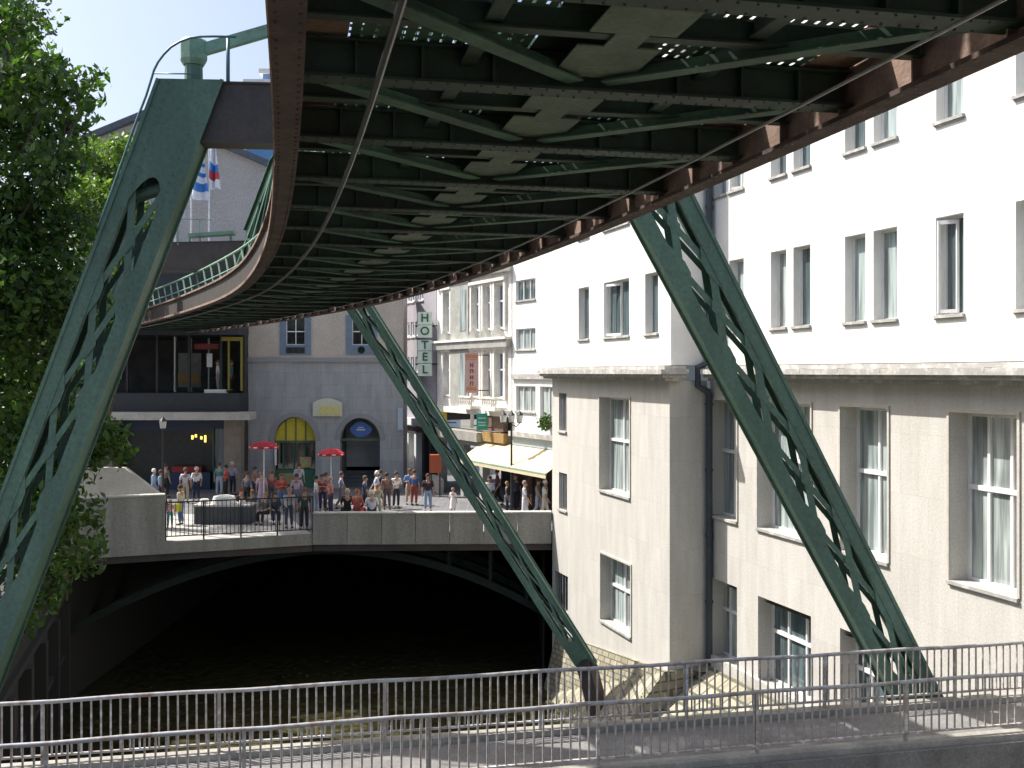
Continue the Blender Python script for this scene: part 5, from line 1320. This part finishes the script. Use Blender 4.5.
def leaves(name, clumps, per, size, mt_, parent):
    """clumps: (centre, radius). small bent leaf quads spread through each clump"""
    cs = []; 
    for c, r_ in clumps:
        n = int(per*r_*r_*r_) if r_ < 1 else int(per*r_*r_)
        d = rng.normal(size=(n,3)); d /= np.linalg.norm(d,axis=1)[:,None]
        rad = r_*rng.random(n)**.45; rad *= 1+.25*np.sin(d[:,0]*7+c[0])*np.cos(d[:,2]*6+c[2])
        p_ = np.array(c)+d*rad[:,None]*np.array([1,1,.8]); cs.append(p_)
    p_ = np.concatenate(cs); n = len(p_)
    u = rng.normal(size=(n,3)); u[:,2] -= .5; u /= np.linalg.norm(u,axis=1)[:,None]; w = rng.normal(size=(n,3)); w = np.cross(u,w); w /= np.linalg.norm(w,axis=1)[:,None]
    s = size*(.4+1.1*rng.random(n))[:,None]
    nn = np.cross(u,w)
    a = p_-u*s; b = p_+w*s*.5+nn*s*.12; c = p_+u*s; d = p_-w*s*.5+nn*s*.12
    V = np.stack([a,b,c,d],1).reshape(-1,3); off = np.array(parent.location); V = V-off
    me = bpy.data.meshes.new(name); me.vertices.add(len(V)); me.vertices.foreach_set('co', V.ravel().astype(np.float32))
    me.loops.add(4*n); me.loops.foreach_set('vertex_index', np.arange(4*n, dtype=np.int32)); me.polygons.add(n)
    me.polygons.foreach_set('loop_start', np.arange(0,4*n,4,dtype=np.int32)); me.polygons.foreach_set('loop_total', np.full(n,4,dtype=np.int32))
    me.materials.append(mt_); me.update(calc_edges=True); me.validate()
    o = bpy.data.objects.new(name, me); C.objects.link(o); o.parent = parent; return n
def limbs(parent, base, tops, r0, name='trunk'):
    m = MB(); b = Vector(base); h = Vector((b.x+.3,b.y,b.z+3.5)); m.tube([b, b.lerp(h,.5)+Vector((.1,0,0)), h], [r0,r0*.85,r0*.75], 10); m.build(name, BARK, parent, smooth=True)
    m = MB()
    for t_ in tops:
        t_ = Vector(t_); mid_ = h.lerp(t_,.5)+Vector((random.uniform(-.6,.6),random.uniform(-.6,.6),random.uniform(.2,.8))); m.tube([h, mid_, t_], [r0*.4,r0*.2,r0*.06], 6)
        for _ in range(4):
            a_ = mid_.lerp(t_, random.uniform(0,.9)); m.tube([a_, a_+Vector((random.gauss(0,.5),random.gauss(0,.5),random.gauss(.2,.4)))], [r0*.07,r0*.02], 5)
    m.build('limb', BARK, parent, smooth=True)
# big tree on the left bank
t1 = thing('broadleaf_tree', 'big dark green leafy tree filling the left edge of the photo behind the portal leg', 'tree', (-14.5,25.5,GZ))
cl = []
def cp(px, py, D, r_): cl.append((tuple(P(px,py,D)), r_))
for px, py, r_ in [(-20,10,1.6),(2,55,1.1),(14,20,.6),(30,85,1.0),(60,75,.55),(78,95,.55),(95,78,.4),(92,108,.35),(70,120,.5),(35,130,1.2),(-30,120,1.8),(15,190,1.3),(55,165,.8),(30,240,1.3),(75,225,.75),(-20,260,1.9),(60,290,1.1),(20,330,1.4),(85,330,.8),(50,380,.9),(-20,390,1.8),(10,430,1.2),(55,450,1.1),(95,440,.75),(118,455,.45),(112,428,.35),(20,500,1.2),(60,520,.9),(80,560,.55),(92,545,.35),(30,570,.9),(-20,520,1.6),(10,620,.7),(45,600,.45),(62,585,.4),(95,380,.5),(-60,60,2.2),(-80,300,2.4),(-70,450,2.0)]:
    cp(px, py, random.uniform(22.8,26.5), r_*1.05)
nl = leaves('crown', cl, 800, .105, LEAF, t1)
limbs(t1, (-14.8,25.5,GZ), [c for c, r_ in cl[::2]], .42)
t2 = thing('broadleaf_tree', 'brighter yellow-green tree behind the top of the left portal leg', 'tree', (-17.5,44,GZ))
cl = []
for px, py, r_ in [(100,165,1.5),(122,150,.9),(85,200,1.5),(120,190,1.1),(140,215,.9),(105,240,1.5),(150,178,.55),(80,150,.8),(128,268,.9),(100,300,1.3),(162,190,.35)]:
    cp(px, py, random.uniform(42.5,46), r_)
cl += [((-18.4,40.4,-1.2),1.5),((-17.2,40.8,-2.6),1.1),((-19.5,40.6,.6),1.5)]  # unseen clumps added to cast shade on the bridge's left wall
leaves('crown', cl, 900, .11, LEAF2, t2)
limbs(t2, (-17.5,44,GZ), [c for c, r_ in cl], .28)
# weeds on the embankment
def bankpt(y, f):
    x0 = 1.3+max(0,(30.5-y))*.1; x1 = 1.75+(41.6-y)*.33 if y > 31.6 else 5.5+(31.6-y)*.3
    zt_ = -10.3+(41.6-y)*.13 if y > 31.6 else -8.9
    return Vector((x0+(x1-x0)*f, y, WZ-.3+(zt_-WZ+.3)*f))
m = MB()
for k in range(46):
    y = random.uniform(25,38); f = random.choice([random.uniform(.08,.3), random.uniform(.1,.9)]); c = bankpt(y, f); s = random.uniform(.1,.32)
    for j in range(45):
        p_ = c+Vector((random.gauss(0,s),random.gauss(0,s),abs(random.gauss(0,s*.9)))); u = Vector((random.gauss(0,1),random.gauss(0,1),random.gauss(0,1))).normalized()*.07; w = u.cross(Vector((.3,.2,1))).normalized()*.03
        m.poly([p_-u, p_+w, p_+u, p_-w])
o = m.build('weeds', LEAF2, origin=(3,30,WZ)); tag(o, 'green weeds growing between the stones of the embankment', 'weeds', kind='stuff')
m = MB()
rocks = []
for k in range(90):
    y = random.uniform(26,40); f = random.uniform(.02,.16); c = bankpt(y, f); s = random.uniform(.06,.2)
    i = len(m.v); m.sphere(c, s, (1,random.uniform(.7,1.3),.6), 7, 5); m.v[i:] = [(x+random.uniform(-.02,.02), y_+random.uniform(-.02,.02), z) for x,y_,z in m.v[i:]]
o = m.build('rubble', BANKST, origin=(2,30,WZ)); tag(o, 'loose stones at the water edge under the embankment', 'stones', kind='stuff')

# ------------------------------------------------------------------ light, sky, camera
SD = Vector((-.574,.223,.788)).normalized()
el = math.asin(SD.z); az = math.atan2(SD.x, SD.y)
w = bpy.data.worlds.new('World'); bpy.context.scene.world = w; w.use_nodes = True
nt = w.node_tree; bg = nt.nodes['Background']; sky = nt.nodes.new('ShaderNodeTexSky'); sky.sky_type = 'NISHITA'; sky.sun_disc = False
sky.sun_elevation = el; sky.sun_rotation = az; sky.dust_density = 4.5; sky.air_density = 1.0; sky.altitude = 150
nt.links.new(sky.outputs[0], bg.inputs[0]); bg.inputs[1].default_value = .125
ld = bpy.data.lights.new('sun', 'SUN'); ld.energy = 4.9; ld.angle = R(.53); ld.color = (1,.96,.89)
lo = bpy.data.objects.new('sun', ld); C.objects.link(lo); lo.rotation_euler = SD.to_track_quat('Z','Y').to_euler()
cd = bpy.data.cameras.new('camera'); cam = bpy.data.objects.new('camera', cd); C.objects.link(cam); bpy.context.scene.camera = cam
cam.rotation_euler = (R(90),0,0); cd.sensor_width = 36; cd.lens = 36*F/1024; cd.clip_start = .1; cd.clip_end = 4000; cd.shift_y = -(384-HY)/1024
s = bpy.context.scene; s.view_settings.view_transform = 'Standard'; s.view_settings.look = 'None'; s.view_settings.gamma = 1; s.view_settings.exposure = .7
s.view_settings.use_curve_mapping = False
s.cycles.max_bounces = 6; s.cycles.transparent_max_bounces = 12
